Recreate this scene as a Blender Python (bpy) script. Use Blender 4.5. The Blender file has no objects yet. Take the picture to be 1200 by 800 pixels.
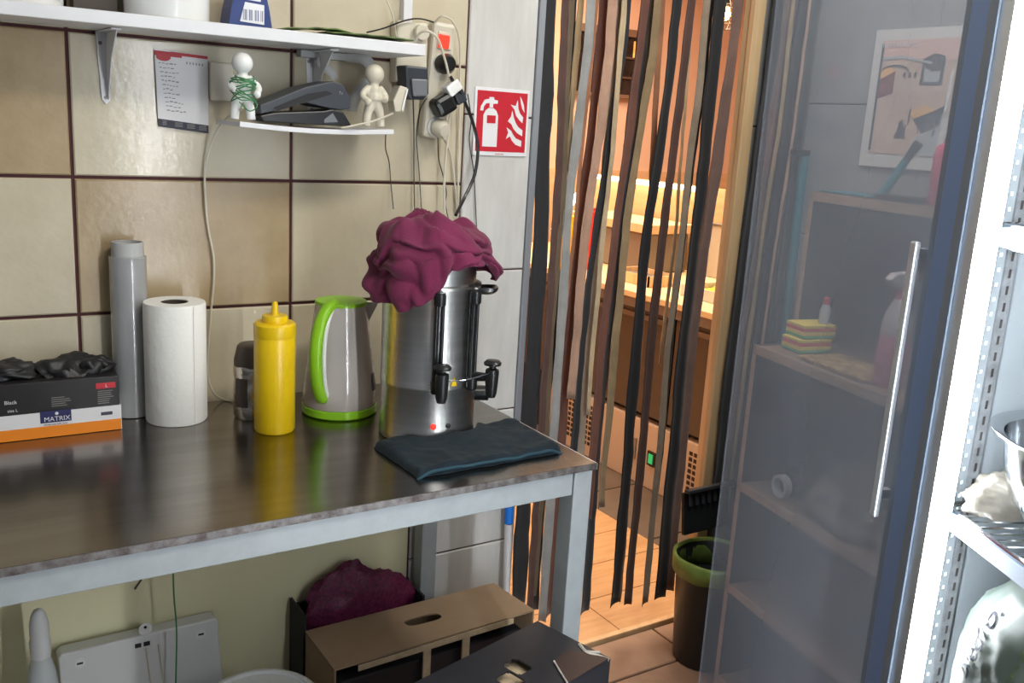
import bpy, math, random
from mathutils import Vector, Matrix, noise
random.seed(7)
scn = bpy.context.scene
COL = scn.collection
# ------------------------------------------------------------------ camera
F = 1106.7                                   # focal length in pixels of a 1200 px wide frame
YAW, PITCH, ROLL = .578238, .226059, .059302
def cam_axes():
    f = Vector((math.sin(YAW)*math.cos(PITCH), math.cos(YAW)*math.cos(PITCH), -math.sin(PITCH)))
    r = Vector((math.cos(YAW), -math.sin(YAW), 0)); u = r.cross(f)
    return r*math.cos(ROLL)+u*math.sin(ROLL), u*math.cos(ROLL)-r*math.sin(ROLL), f
RT, UP, FW = cam_axes()
CAM = Vector((0, -1.85, 1.43))
cd = bpy.data.cameras.new('camera'); cam = bpy.data.objects.new('camera', cd); COL.objects.link(cam)
cam.matrix_world = Matrix(((RT.x, UP.x, -FW.x, CAM.x), (RT.y, UP.y, -FW.y, CAM.y), (RT.z, UP.z, -FW.z, CAM.z), (0, 0, 0, 1)))
cd.sensor_width = 36; cd.lens = F/1200*36; cd.clip_start = .02; cd.clip_end = 60
scn.camera = cam
# ------------------------------------------------------------------ world, lights, exposure
w = bpy.data.worlds.new('world'); scn.world = w; w.use_nodes = True
w.node_tree.nodes['Background'].inputs[0].default_value = (.86, .92, 1, 1)
w.node_tree.nodes['Background'].inputs[1].default_value = .20
vs = scn.view_settings
vs.view_transform = 'Standard'; vs.look = 'None'; vs.exposure = 0.0; vs.gamma = 1; vs.use_curve_mapping = False
def area(name, loc, size, power, color, aim):
    l = bpy.data.lights.new(name, 'AREA'); l.shape = 'RECTANGLE'; l.size, l.size_y = size; l.energy = power; l.color = color
    o = bpy.data.objects.new(name, l); COL.objects.link(o); o.location = loc
    o.rotation_euler = (Vector(aim)-Vector(loc)).to_track_quat('-Z', 'Y').to_euler(); return o
area('ceiling_tube_light', (.80, -1.35, 2.45), (.9, .15), 16, (1, .95, .84), (.5, -.6, 0))
area('corner_fill_light', (1.55, -.75, 2.45), (.5, .15), 11, (1, .96, .88), (1.75, -.6, 0))  # added unseen fill light, brightens the poster wall and shelf corner
area('back_room_ceiling_light', (2.6, 1.4, 2.35), (1.4, 1.4), 84, (1, .78, .57), (2.6, 1.4, 0))
area('back_room_counter_light', (1.6, 2.3, 2.2), (.6, .6), 14, (1, .76, .55), (2.8, 1.2, .6))
LED_POWER = 105
# ------------------------------------------------------------------ materials
def mat(name, col, rough=.5, metal=0, noise_amt=0, nscale=8, bump=0, bscale=60, emit=0, ecol=None, col2=None, stretch=(1, 1, 1), coat=0, trans=0, alpha=1, sheen=0, spec=.5, ior=1.45):
    m = bpy.data.materials.new(name); m.use_nodes = True; nt = m.node_tree; N = nt.nodes; L = nt.links
    b = N['Principled BSDF']; c = (*col, 1)
    b.inputs['Base Color'].default_value = c; b.inputs['Roughness'].default_value = rough; b.inputs['Metallic'].default_value = metal
    b.inputs['Coat Weight'].default_value = coat; b.inputs['Transmission Weight'].default_value = trans; b.inputs['Alpha'].default_value = alpha
    b.inputs['Sheen Weight'].default_value = sheen; b.inputs['Specular IOR Level'].default_value = spec; b.inputs['IOR'].default_value = ior
    if emit:
        b.inputs['Emission Color'].default_value = (*(ecol or col), 1); b.inputs['Emission Strength'].default_value = emit
    tc = N.new('ShaderNodeTexCoord'); mp = N.new('ShaderNodeMapping'); L.new(tc.outputs['Object'], mp.inputs[0]); mp.inputs['Scale'].default_value = stretch
    if noise_amt or col2:
        n = N.new('ShaderNodeTexNoise'); n.inputs['Scale'].default_value = nscale; n.inputs['Detail'].default_value = 5; n.inputs['Roughness'].default_value = .6
        L.new(mp.outputs[0], n.inputs['Vector'])
        r = N.new('ShaderNodeValToRGB'); L.new(n.outputs[0], r.inputs[0])
        c2 = col2 or tuple(x*(1-noise_amt) for x in col)
        r.color_ramp.elements[0].position = .35; r.color_ramp.elements[1].position = .65
        r.color_ramp.elements[0].color = (*c2, 1); r.color_ramp.elements[1].color = c
        L.new(r.outputs[0], b.inputs['Base Color'])
    if bump:
        n2 = N.new('ShaderNodeTexNoise'); n2.inputs['Scale'].default_value = bscale; n2.inputs['Detail'].default_value = 3; L.new(mp.outputs[0], n2.inputs['Vector'])
        bp = N.new('ShaderNodeBump'); bp.inputs['Strength'].default_value = bump; bp.inputs['Distance'].default_value = .002
        L.new(n2.outputs[0], bp.inputs['Height']); L.new(bp.outputs[0], b.inputs['Normal'])
    return m
M = {}
M['grout'] = mat('grout', (.075, .022, .024), .8)
M['grout_grey'] = mat('grout_grey', (.06, .045, .045), .8)
M['tile_cream'] = mat('tile_cream', (.63, .56, .42), .16, col2=(.53, .465, .335), nscale=5, bump=.22, bscale=70)
M['tile_tan'] = mat('tile_tan', (.46, .35, .21), .22, col2=(.37, .27, .15), nscale=6, bump=.22, bscale=70)
M['tile_marble'] = mat('tile_marble', (.66, .655, .63), .28, col2=(.55, .535, .51), nscale=5, stretch=(3, 1, .6), bump=.05)
M['tile_grey'] = mat('tile_grey', (.30, .30, .30), .3, col2=(.26, .26, .26), nscale=4)
M['tile_terracotta'] = mat('tile_terracotta', (.36, .24, .17), .4, col2=(.27, .175, .12), nscale=7, bump=.1)
M['tile_slate'] = mat('tile_slate', (.17, .145, .12), .4, col2=(.13, .11, .09), nscale=6)
M['yellow_panel'] = mat('yellow_panel', (.86, .80, .52), .3, col2=(.78, .72, .46), nscale=3, bump=.05)
M['wood_floor'] = mat('wood_floor', (.62, .40, .20), .4, col2=(.52, .32, .15), nscale=6, stretch=(1, 9, 1), bump=.05)
M['wood_light'] = mat('wood_light', (.74, .54, .31), .5, col2=(.60, .42, .23), nscale=5, stretch=(6, 6, .6))
M['oak_edge'] = mat('oak_edge', (.42, .28, .20), .6, col2=(.33, .22, .15), nscale=9, stretch=(8, 1, 8))
M['oak_board'] = mat('oak_board', (.24, .155, .11), .55, col2=(.18, .115, .08), nscale=8, stretch=(9, 1, 9))
M['dark_board'] = mat('dark_board', (.035, .034, .037), .6)
M['orange_wall'] = mat('orange_wall', (.74, .50, .37), .8, noise_amt=.06, nscale=2)
M['steel_top'] = mat('steel_top', (.30, .275, .25), .2, metal=1, col2=(.235, .212, .19), nscale=3, stretch=(.6, 9, 1), bump=.05, bscale=30)
M['worn_edge'] = mat('worn_edge', (.24, .225, .22), .5, metal=.5, col2=(.085, .065, .06), nscale=60)
M['frame_blue'] = mat('frame_blue', (.375, .405, .415), .45, noise_amt=.12, nscale=25)
M['steel'] = mat('steel', (.66, .65, .63), .30, metal=1, col2=(.56, .55, .53), nscale=5, stretch=(1, 1, 14), bump=.03, bscale=40)
M['steel_dark'] = mat('steel_dark', (.22, .22, .22), .3, metal=1)
M['chrome'] = mat('chrome', (.72, .74, .76), .12, metal=1)
M['alu'] = mat('alu', (.58, .62, .68), .35, metal=.7)
M['black'] = mat('black', (.012, .012, .013), .3)
M['black_matt'] = mat('black_matt', (.018, .018, .02), .7)
M['rubber'] = mat('rubber', (.014, .014, .015), .45, bump=.5, bscale=45)
M['charcoal'] = mat('charcoal', (.035, .04, .05), .4)
M['grey_plastic'] = mat('grey_plastic', (.16, .17, .18), .35)
M['white_plastic'] = mat('white_plastic', (.70, .70, .68), .3)
M['cream_plastic'] = mat('cream_plastic', (.62, .57, .46), .35)
M['white_gloss'] = mat('white_gloss', (.80, .80, .78), .15)
M['white_paint'] = mat('white_paint', (.74, .74, .76), .35, noise_amt=.05, nscale=20)
M['translucent_white'] = mat('translucent_white', (.72, .76, .76), .25, trans=.25)
M['grey_hook'] = mat('grey_hook', (.38, .38, .37), .35)
M['paper'] = mat('paper', (.72, .71, .72), .8, bump=.1, bscale=15)
M['ink'] = mat('ink', (.06, .06, .08), .8)
M['ink_grey'] = mat('ink_grey', (.28, .27, .26), .8)
M['red'] = mat('red', (.56, .025, .04), .35)
M['red_dull'] = mat('red_dull', (.45, .05, .06), .6)
M['sign_white'] = mat('sign_white', (.78, .78, .80), .4)
M['yellow'] = mat('yellow', (.80, .53, .004), .32, noise_amt=.06, nscale=20, coat=.2)
M['green'] = mat('green', (.26, .56, .02), .3)
M['kettle'] = mat('kettle', (.50, .455, .42), .16, coat=.4)
M['burgundy_cloth'] = mat('burgundy_cloth', (.155, .012, .055), .9, col2=(.115, .009, .040), nscale=14, bump=.4, bscale=200, sheen=.12)
M['navy_cloth'] = mat('navy_cloth', (.007, .017, .026), .95, noise_amt=.35, nscale=30, bump=.6, bscale=200, sheen=.03)
M['navy_hem'] = mat('navy_hem', (.02, .06, .085), .9)
M['towel_paper'] = mat('towel_paper', (.80, .79, .75), .85, bump=.9, bscale=48)
M['cardboard'] = mat('cardboard', (.36, .245, .15), .75, col2=(.31, .21, .125), nscale=8, bump=.05)
M['cardboard_edge'] = mat('cardboard_edge', (.55, .42, .27), .8, noise_amt=.2, nscale=60)
M['cardboard_torn'] = mat('cardboard_torn', (.62, .58, .52), .9, noise_amt=.4, nscale=70)
M['black_card'] = mat('black_card', (.022, .022, .027), .45, noise_amt=.3, nscale=4)
M['brown_card'] = mat('brown_card', (.045, .024, .02), .5)
M['foil'] = mat('foil', (.55, .50, .44), .22, metal=1, bump=1, bscale=50)
M['brown_lid'] = mat('brown_lid', (.07, .052, .04), .5)
M['box_black'] = mat('box_black', (.02, .018, .019), .35)
M['orange'] = mat('orange', (.80, .235, .01), .45)
M['navy'] = mat('navy', (.02, .022, .10), .5)
M['text_white'] = mat('text_white', (.72, .72, .74), .6)
M['blue_print'] = mat('blue_print', (.02, .10, .42), .4)
M['navy_print'] = mat('navy_print', (.012, .035, .17), .4)
M['blue'] = mat('blue', (.02, .20, .75), .35)
M['film'] = mat('film', (.50, .50, .50), .2, trans=.25, coat=1, col2=(.38, .39, .40), nscale=3)
M['core'] = mat('core', (.46, .46, .45), .8)
M['green_wire'] = mat('green_wire', (.05, .22, .08), .4)
M['red_led'] = mat('red_led', (.9, .05, .03), .3, emit=.9, ecol=(1, .04, .02))
M['green_led'] = mat('green_led', (.03, .5, .15), .3, emit=.5, ecol=(.03, .6, .2))
M['led'] = mat('led', (1, 1, 1), .4, emit=LED_POWER, ecol=(.90, .955, 1))
M['led_reflection'] = mat('led_reflection', (.8, .85, .9), .2, emit=.4, ecol=(.86, .94, 1))
M['led_warm'] = mat('led_warm', (1, .95, .8), .4, emit=7, ecol=(1, .86, .66))
M['bulb'] = mat('bulb', (1, .7, .3), .3, emit=26, ecol=(1, .55, .12))
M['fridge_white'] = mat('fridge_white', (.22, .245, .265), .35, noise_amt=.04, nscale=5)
M['fridge_blue'] = mat('fridge_blue', (.20, .29, .52), .4)
M['fridge_grey'] = mat('fridge_grey', (.16, .17, .18), .4, noise_amt=.4, nscale=60)
M['gasket'] = mat('gasket', (.20, .25, .33), .5)
M['bag_plastic'] = mat('bag_plastic', (.062, .078, .066), .5, col2=(.05, .066, .056), nscale=5, bump=.35, bscale=25)
M['food'] = mat('food', (.20, .18, .145), .5, noise_amt=.25, nscale=20, coat=.5, bump=.6, bscale=30)
M['clear_bag'] = mat('clear_bag', (.16, .14, .13), .2, noise_amt=.5, nscale=18, coat=.6, bump=1, bscale=30)
M['mesh_bag'] = mat('mesh_bag', (.17, .014, .06), .5, col2=(.045, .004, .02), nscale=140, bump=1, bscale=150)
M['bin_black'] = mat('bin_black', (.016, .019, .022), .4)
M['green_bag'] = mat('green_bag', (.22, .34, .08), .35, noise_amt=.3, nscale=20, bump=.4)
M['pink_spray'] = mat('pink_spray', (.50, .12, .17), .35)
M['pinkish'] = mat('pinkish', (.48, .42, .42), .35)
M['teal'] = mat('teal', (.02, .16, .20), .45)
M['crimson'] = mat('crimson', (.55, .02, .09), .3)
M['sponge_yellow'] = mat('sponge_yellow', (.72, .55, .08), .9, bump=.6, bscale=120)
M['sponge_red'] = mat('sponge_red', (.62, .08, .07), .9, bump=.6, bscale=120)
M['sponge_green'] = mat('sponge_green', (.10, .40, .18), .9, bump=.6, bscale=120)
M['wicker'] = mat('wicker', (.48, .32, .14), .8, col2=(.12, .07, .03), nscale=55)
M['tomato_red'] = mat('tomato_red', (.75, .03, .02), .35)
M['mustard'] = mat('mustard', (.85, .50, .005), .35)
M['counter_top'] = mat('counter_top', (.78, .62, .36), .35)
M['dark_front'] = mat('dark_front', (.085, .07, .058), .4)
M['metal_dim'] = mat('metal_dim', (.20, .18, .16), .4, metal=.4)
M['appliance_white'] = mat('appliance_white', (.58, .51, .43), .45)
M['vent_dark'] = mat('vent_dark', (.03, .025, .022), .7)
M['board_grey'] = mat('board_grey', (.42, .38, .31), .4)
M['lettuce'] = mat('lettuce', (.60, .55, .05), .6, noise_amt=.5, nscale=30, bump=1)
M['photo_base'] = mat('photo_base', (.66, .48, .38), .5, noise_amt=.15, nscale=6)
M['photo_pink'] = mat('photo_pink', (.75, .48, .42), .5)
M['photo_dark'] = mat('photo_dark', (.07, .065, .08), .5, noise_amt=.5, nscale=30)
M['photo_grey'] = mat('photo_grey', (.42, .44, .45), .5)
M['photo_red'] = mat('photo_red', (.30, .06, .04), .5, noise_amt=.5, nscale=40)
M['photo_orange'] = mat('photo_orange', (.85, .45, .15), .5)
M['photo_green'] = mat('photo_green', (.30, .42, .20), .5, noise_amt=.5, nscale=40)
M['poster_frame'] = mat('poster_frame', (.68, .64, .61), .5)
M['green_print'] = mat('green_print', (.14, .22, .05), .5, noise_amt=.7, nscale=35)
STRIP = dict(black=(.016, .017, .021), brown=(.10, .048, .038), redbrown=(.16, .06, .038), olive=(.15, .105, .06), taupe=(.34, .27, .20), grey=(.36, .36, .35), cream=(.52, .40, .25),
             pink=(.50, .30, .21), slate=(.03, .034, .042), mauve=(.20, .13, .115), rust=(.38, .17, .085), tan=(.36, .25, .13), teal=(.022, .035, .042))
for k, c in STRIP.items(): M['strip_'+k] = mat('strip_'+k, c, .75, noise_amt=.3, nscale=10, bump=.4, bscale=50, sheen=.3)
PANE_HAZE = .33
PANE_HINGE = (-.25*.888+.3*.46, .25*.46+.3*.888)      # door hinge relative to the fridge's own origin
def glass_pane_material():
    # clear sheet with the LED's glare painted in as a scattering haze
    m = bpy.data.materials.new('hazed_glass'); m.use_nodes = True; nt = m.node_tree; N = nt.nodes; L = nt.links; N.clear()
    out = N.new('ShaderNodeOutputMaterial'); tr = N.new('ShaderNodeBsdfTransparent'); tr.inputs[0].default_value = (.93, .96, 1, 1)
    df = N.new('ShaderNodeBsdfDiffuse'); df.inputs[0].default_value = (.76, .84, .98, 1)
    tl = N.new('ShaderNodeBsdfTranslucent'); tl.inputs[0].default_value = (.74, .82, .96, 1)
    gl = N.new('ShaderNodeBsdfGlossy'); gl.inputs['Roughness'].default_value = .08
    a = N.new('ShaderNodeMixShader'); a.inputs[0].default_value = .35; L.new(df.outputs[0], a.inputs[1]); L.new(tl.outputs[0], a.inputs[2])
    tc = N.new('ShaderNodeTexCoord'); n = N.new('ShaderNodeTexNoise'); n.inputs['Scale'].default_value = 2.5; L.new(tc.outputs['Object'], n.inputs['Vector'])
    mr = N.new('ShaderNodeMapRange'); mr.inputs['To Min'].default_value = PANE_HAZE*.8; mr.inputs['To Max'].default_value = PANE_HAZE*1.2; L.new(n.outputs[0], mr.inputs[0])
    # glare haze painted densest at the hinge, beside the LED, thinning towards the free edge
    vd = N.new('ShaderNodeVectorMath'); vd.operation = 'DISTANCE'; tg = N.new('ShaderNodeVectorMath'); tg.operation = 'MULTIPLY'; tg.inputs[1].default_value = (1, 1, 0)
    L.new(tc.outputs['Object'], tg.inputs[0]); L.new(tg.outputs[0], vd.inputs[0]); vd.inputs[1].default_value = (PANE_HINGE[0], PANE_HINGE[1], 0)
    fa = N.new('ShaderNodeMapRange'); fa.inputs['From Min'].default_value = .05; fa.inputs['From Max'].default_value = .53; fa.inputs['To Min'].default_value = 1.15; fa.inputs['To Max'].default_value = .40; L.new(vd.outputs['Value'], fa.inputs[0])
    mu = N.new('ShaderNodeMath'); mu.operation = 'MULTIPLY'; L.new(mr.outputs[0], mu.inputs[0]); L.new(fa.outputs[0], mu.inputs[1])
    b = N.new('ShaderNodeMixShader'); sp = N.new('ShaderNodeSeparateXYZ'); L.new(tc.outputs['Object'], sp.inputs[0])      # and painted denser low down, where little light falls on it
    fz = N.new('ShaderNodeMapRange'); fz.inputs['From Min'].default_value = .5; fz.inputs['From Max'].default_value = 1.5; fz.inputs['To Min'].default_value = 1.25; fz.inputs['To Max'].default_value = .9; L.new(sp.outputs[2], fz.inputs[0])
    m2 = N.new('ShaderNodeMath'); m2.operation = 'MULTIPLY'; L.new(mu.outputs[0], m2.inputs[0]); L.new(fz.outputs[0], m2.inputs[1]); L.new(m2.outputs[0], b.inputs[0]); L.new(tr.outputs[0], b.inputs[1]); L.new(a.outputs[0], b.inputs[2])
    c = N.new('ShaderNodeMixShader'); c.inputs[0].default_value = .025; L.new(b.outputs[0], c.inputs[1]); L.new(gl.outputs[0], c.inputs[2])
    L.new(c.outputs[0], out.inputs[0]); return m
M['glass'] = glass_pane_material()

# ------------------------------------------------------------------ mesh helpers
def at(x, y, Y):
    "point where the line of sight through photo pixel (x, y) meets the plane of depth Y"
    d = RT*((x-600)/F)-UP*((y-400)/F)+FW
    return CAM+d*((Y-CAM.y)/d.y)
def atz(x, y, z):
    d = RT*((x-600)/F)-UP*((y-400)/F)+FW
    return CAM+d*((z-CAM.z)/d.z)
def root_of(o):
    while o.parent: o = o.parent
    return o
class G:
    def __init__(s): s.v = []; s.f = []
    def add(s, vs, fs):
        k = len(s.v); s.v += [Vector(p) for p in vs]; s.f += [tuple(i+k for i in f) for f in fs]; return s
    def box(s, c, d, rot=None):
        c = Vector(c); q = []
        for z in (-1, 1):
            for (x, y) in ((-1, -1), (1, -1), (1, 1), (-1, 1)):
                p = Vector((x*d[0]/2, y*d[1]/2, z*d[2]/2))
                if rot is not None: p = rot @ p
                q.append(c+p)
        return s.add(q, [(3, 2, 1, 0), (4, 5, 6, 7), (0, 1, 5, 4), (1, 2, 6, 5), (2, 3, 7, 6), (3, 0, 4, 7)])
    def bb(s, a, b):
        return s.box([(a[i]+b[i])/2 for i in range(3)], [abs(b[i]-a[i]) for i in range(3)])
    def lathe(s, prof, c, n=32, ax=Vector((0, 0, 1)), ring=False):
        ax = Vector(ax).normalized(); t = ax.orthogonal().normalized(); b = ax.cross(t); c = Vector(c); k = len(s.v)
        for r, h in prof:
            for i in range(n):
                a = 2*math.pi*i/n; s.v.append(c+ax*h+(t*math.cos(a)+b*math.sin(a))*r)
        m = len(prof)
        for j in range(m-1 if not ring else m):
            j2 = (j+1) % m
            for i in range(n):
                s.f.append((k+j*n+i, k+j*n+(i+1) % n, k+j2*n+(i+1) % n, k+j2*n+i))
        if not ring:
            s.f.append(tuple(k+i for i in reversed(range(n)))); s.f.append(tuple(k+(m-1)*n+i for i in range(n)))
        return s
    def cyl(s, a, b, r, r2=None, n=16):
        a = Vector(a); b = Vector(b); return s.lathe([(r, 0), (r if r2 is None else r2, (b-a).length)], a, n, b-a)
    def ball(s, c, r, n=20, sc=(1, 1, 1)):
        k = len(s.v); s.lathe([(max(.02, math.sin(math.pi*j/12))*r, -math.cos(math.pi*j/12)*r) for j in range(13)], (0, 0, 0), n)
        for i in range(k, len(s.v)): p = s.v[i]; s.v[i] = Vector(c)+Vector((p.x*sc[0], p.y*sc[1], p.z*sc[2]))
        return s
    def tube(s, pts, r, n=8, smooth=True, flat=1, up=None):
        P = [Vector(p) for p in pts]
        if smooth and len(P) > 2:
            Q = []
            for i in range(len(P)-1):
                p0 = P[max(i-1, 0)]; p1 = P[i]; p2 = P[i+1]; p3 = P[min(i+2, len(P)-1)]
                for k in range(6):
                    t = k/6; Q.append(.5*((2*p1)+(-p0+p2)*t+(2*p0-5*p1+4*p2-p3)*t*t+(-p0+3*p1-3*p2+p3)*t**3))
            Q.append(P[-1]); P = Q
        k0 = len(s.v); m = len(P); nrm = None
        for i, p in enumerate(P):
            d = (P[min(i+1, m-1)]-P[max(i-1, 0)]).normalized()
            if up is not None: nrm = Vector(up)-d*d.dot(Vector(up))
            elif nrm is None: nrm = d.orthogonal()
            else: nrm = nrm-d*d.dot(nrm)
            nrm.normalize(); b = d.cross(nrm); rr = r[min(int(i*len(r)/m), len(r)-1)] if isinstance(r, (list, tuple)) else r
            for j in range(n):
                a = 2*math.pi*j/n; s.v.append(p+nrm*math.cos(a)*rr*flat+b*math.sin(a)*rr)
        for i in range(m-1):
            for j in range(n):
                s.f.append((k0+i*n+j, k0+i*n+(j+1) % n, k0+(i+1)*n+(j+1) % n, k0+(i+1)*n+j))
        s.f.append(tuple(k0+j for j in reversed(range(n)))); s.f.append(tuple(k0+(m-1)*n+j for j in range(n)))
        return s
    def prism(s, pts, off):
        "closed solid: polygon pts (3D, planar) swept by off"
        P = [Vector(p) for p in pts]; off = Vector(off); n = len(P)
        nr = sum(((P[i]-P[0]).cross(P[(i+1) % n]-P[0]) for i in range(1, n-1)), Vector())
        if nr.dot(off) > 0: P.reverse()
        return s.add(P+[p+off for p in P], [tuple(range(n)), tuple(range(2*n-1, n-1, -1))]+[(i, n+i, n+(i+1) % n, (i+1) % n) for i in range(n)])
    def grid(s, fn, nu, nv, cu=False):
        k = len(s.v)
        for j in range(nv+1):
            for i in range(nu+(0 if cu else 1)): s.v.append(Vector(fn(i/nu, j/nv)))
        W = nu+(0 if cu else 1)
        for j in range(nv):
            for i in range(nu):
                i2 = (i+1) % W if cu else i+1
                s.f.append((k+j*W+i, k+j*W+i2, k+(j+1)*W+i2, k+(j+1)*W+i))
        return s
    def out(s, name, m, parent=None, smooth=False, bevel=0, loc=None, thick=0, sub=0, remesh=0):
        if parent is not None: o0 = root_of(parent).location
        elif loc is not None: o0 = Vector(loc)
        else:
            lo = [min(p[i] for p in s.v) for i in range(3)]; hi = [max(p[i] for p in s.v) for i in range(3)]
            o0 = Vector(((lo[0]+hi[0])/2, (lo[1]+hi[1])/2, lo[2]))
        me = bpy.data.meshes.new(name); me.from_pydata([p-o0 for p in s.v], [], s.f); me.update()
        me.materials.append(M[m] if isinstance(m, str) else m)
        if smooth:
            me.polygons.foreach_set('use_smooth', [True]*len(me.polygons)); me.set_sharp_from_angle(angle=math.radians(48 if smooth is True else smooth))
        o = bpy.data.objects.new(name, me); COL.objects.link(o)
        if parent is None: o.location = o0
        else: o.parent = parent
        if thick:
            md = o.modifiers.new('solid', 'SOLIDIFY'); md.thickness = thick; md.offset = 0
        if remesh:
            md = o.modifiers.new('rm', 'REMESH'); md.mode = 'VOXEL'; md.voxel_size = remesh; md.use_smooth_shade = True
            md = o.modifiers.new('sm', 'SMOOTH'); md.iterations = 4
        if sub: md = o.modifiers.new('sub', 'SUBSURF'); md.levels = sub; md.render_levels = sub
        if bevel:
            md = o.modifiers.new('bev', 'BEVEL'); md.width = bevel; md.segments = 2; md.limit_method = 'ANGLE'; md.angle_limit = math.radians(50)
        return o
def tag(o, label=None, cat=None, group=None, kind=None):
    for k, v in (('label', label), ('category', cat), ('group', group), ('kind', kind)):
        if v: o[k] = v
    return o
def thing(name, loc, label, cat, group=None):
    o = bpy.data.objects.new(name, None); COL.objects.link(o); o.location = loc; o.empty_display_size = .02
    return tag(o, label, cat, group)
def struct(o): o['kind'] = 'structure'; return o
def text(s, size, origin, xdir, ydir, m, parent, name='lettering', bold=0, width=1):
    cu = bpy.data.curves.new(name, 'FONT'); cu.body = s; cu.size = size; cu.extrude = .0002; cu.offset = bold
    t = bpy.data.objects.new(name, cu); me = bpy.data.meshes.new_from_object(t); bpy.data.objects.remove(t)
    X = Vector(xdir).normalized(); Y = Vector(ydir).normalized(); Z = X.cross(Y); o0 = root_of(parent).location
    for v in me.vertices: v.co = Vector(origin)+X*v.co.x*width+Y*v.co.y+Z*(v.co.z+.0003)-o0
    me.materials.clear(); me.materials.append(M[m]); me.name = name
    o = bpy.data.objects.new(name, me); COL.objects.link(o); o.parent = parent; return o
def plate(pts, m, parent, name, th=.0006, toward=(0, -1, 0)):
    "a thin flat piece lying on a surface"
    return G().prism(pts, Vector(toward)*th).out(name, m, parent)
def fbm(p, o=4): return noise.fractal(Vector(p), 1.0, 2.0, o)
def polar(c):
    f = Vector((CAM.x-c[0], CAM.y-c[1], 0)).normalized(); r = Vector((-f.y, f.x, 0))
    return lambda deg, rad, z=0: Vector((c[0], c[1], 0))+(f*math.cos(math.radians(deg))+r*math.sin(math.radians(deg)))*rad+Vector((0, 0, z))
def rotz(a): return Matrix.Rotation(a, 3, 'Z')

# ================================================================== SETTING
wall = struct(G().bb((-1.4, .006, 0), (1.236, .11, 2.35)).out('wall_back', 'grout', loc=(0, .006, 0)))
WR = struct(G().bb((1.93, .006, 0), (2.2, .03, 2.35)).out('wall_back', 'tile_grey', loc=(2, .006, 0)))
struct(G().bb((1.236, .006, 2.25), (1.93, .11, 2.35)).out('wall_back', 'tile_grey'))
tile_cache = {}
def tile(parent, x0, x1, z0, z1, m, g=.003, t=.010, plane='Y', at0=0.0):
    W = x1-x0-2*g; H = z1-z0-2*g; key = (round(W, 4), round(H, 4), m, plane)
    o0 = root_of(parent).location
    if key not in tile_cache:
        b = .0025; V = []
        for (w_, h_, d_) in ((W/2, H/2, t), (W/2, H/2, b), (W/2-b, H/2-b, 0)):
            for sx, sz in ((-1, -1), (1, -1), (1, 1), (-1, 1)):
                V.append((sx*w_, d_, sz*h_) if plane == 'Y' else (d_, sx*w_, sz*h_) if plane == 'X' else (sx*w_, sz*h_, -d_))
        Fc = [(8, 9, 10, 11)]
        for k in (0, 4):
            for i in range(4): Fc.append((k+i, k+(i+1) % 4, k+4+(i+1) % 4, k+4+i))
        me = bpy.data.meshes.new(m); me.from_pydata(V, [], Fc); me.materials.append(M[m]); tile_cache[key] = me
    nm = {'Y': 'wall_tile', 'X': 'wall_tile', 'Z': 'floor_tile'}[plane]
    o = bpy.data.objects.new(nm, tile_cache[key]); COL.objects.link(o); o.parent = parent
    c = ((x0+x1)/2, at0, (z0+z1)/2) if plane == 'Y' else (at0, (x0+x1)/2, (z0+z1)/2) if plane == 'X' else ((x0+x1)/2, (z0+z1)/2, at0)
    o.location = Vector(c)-o0; return o
gx = [-1.343, -.943, -.543, -.143, .257, .658, 1.05]; gz = [.845, 1.043, 1.293, 1.543, 1.793, 2.043, 2.293]
for i in range(6):
    for j in range(6):
        m = 'tile_tan' if (i, j) in ((3, 2), (4, 1), (2, 3), (1, 1), (5, 4), (0, 2)) else 'tile_cream'
        tile(wall, gx[i], gx[i+1], gz[j], gz[j+1], m)
mz = [0, .06, .407, .753, 1.097, 1.445, 1.79, 2.14, 2.34]
for j in range(8):
    x0 = 1.05 if mz[j] > .6 else .952
    tile(wall, x0, 1.228, mz[j], mz[j+1], 'tile_marble', g=.0018)
tag(G().bb((-1.4, -.001, .0), (.946, .006, .843)).out('wall_panel', 'yellow_panel', wall), 'cream yellow painted panel under the table')
G().bb((1.228, -.006, 0), (1.242, .11, 2.25)).out('trim_1', 'alu'); struct(bpy.data.objects['trim_1'])
# right wall
wr = struct(G().bb((2.108, -2.2, 0), (2.2, .006, 2.35)).out('wall_right', 'grout_grey', loc=(2.15, -1, 0)))
for yi in range(5):
    for zi, (z0, z1) in enumerate(((.13, .48), (.48, .83), (.83, 1.18), (1.18, 1.53), (1.53, 1.88), (1.88, 2.23))):
        tile(wr, -.4*(yi+1), -.4*yi, z0, z1, 'tile_grey', g=.0015, plane='X', at0=2.1)
for z0, z1 in ((.06, .41), (.41, .76), (.76, 1.11), (1.11, 1.46), (1.46, 1.81), (1.81, 2.16)):
    tile(WR, 1.935, 2.10, z0, z1, 'tile_grey', g=.0015)
# kitchen floor
fl = struct(G().bb((-1.4, -2.4, -.06), (2.2, .03, -.01)).out('floor', 'grout_grey', loc=(0, 0, -.06)))
for i in range(-4, 3):
    for j in range(7):
        x0 = 1.12+.33*i if i < 2 else 1.78; x0 = 1.78+.33*(i-2)
        x1 = min(x0+.33, 2.105); y1 = -.14-.33*(j-1); y0 = y1-.33; y1 = min(y1, .028)
        if x1-x0 > .02: tile(fl, x0, x1, y0, y1, 'tile_terracotta', g=.003, plane='Z')
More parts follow.
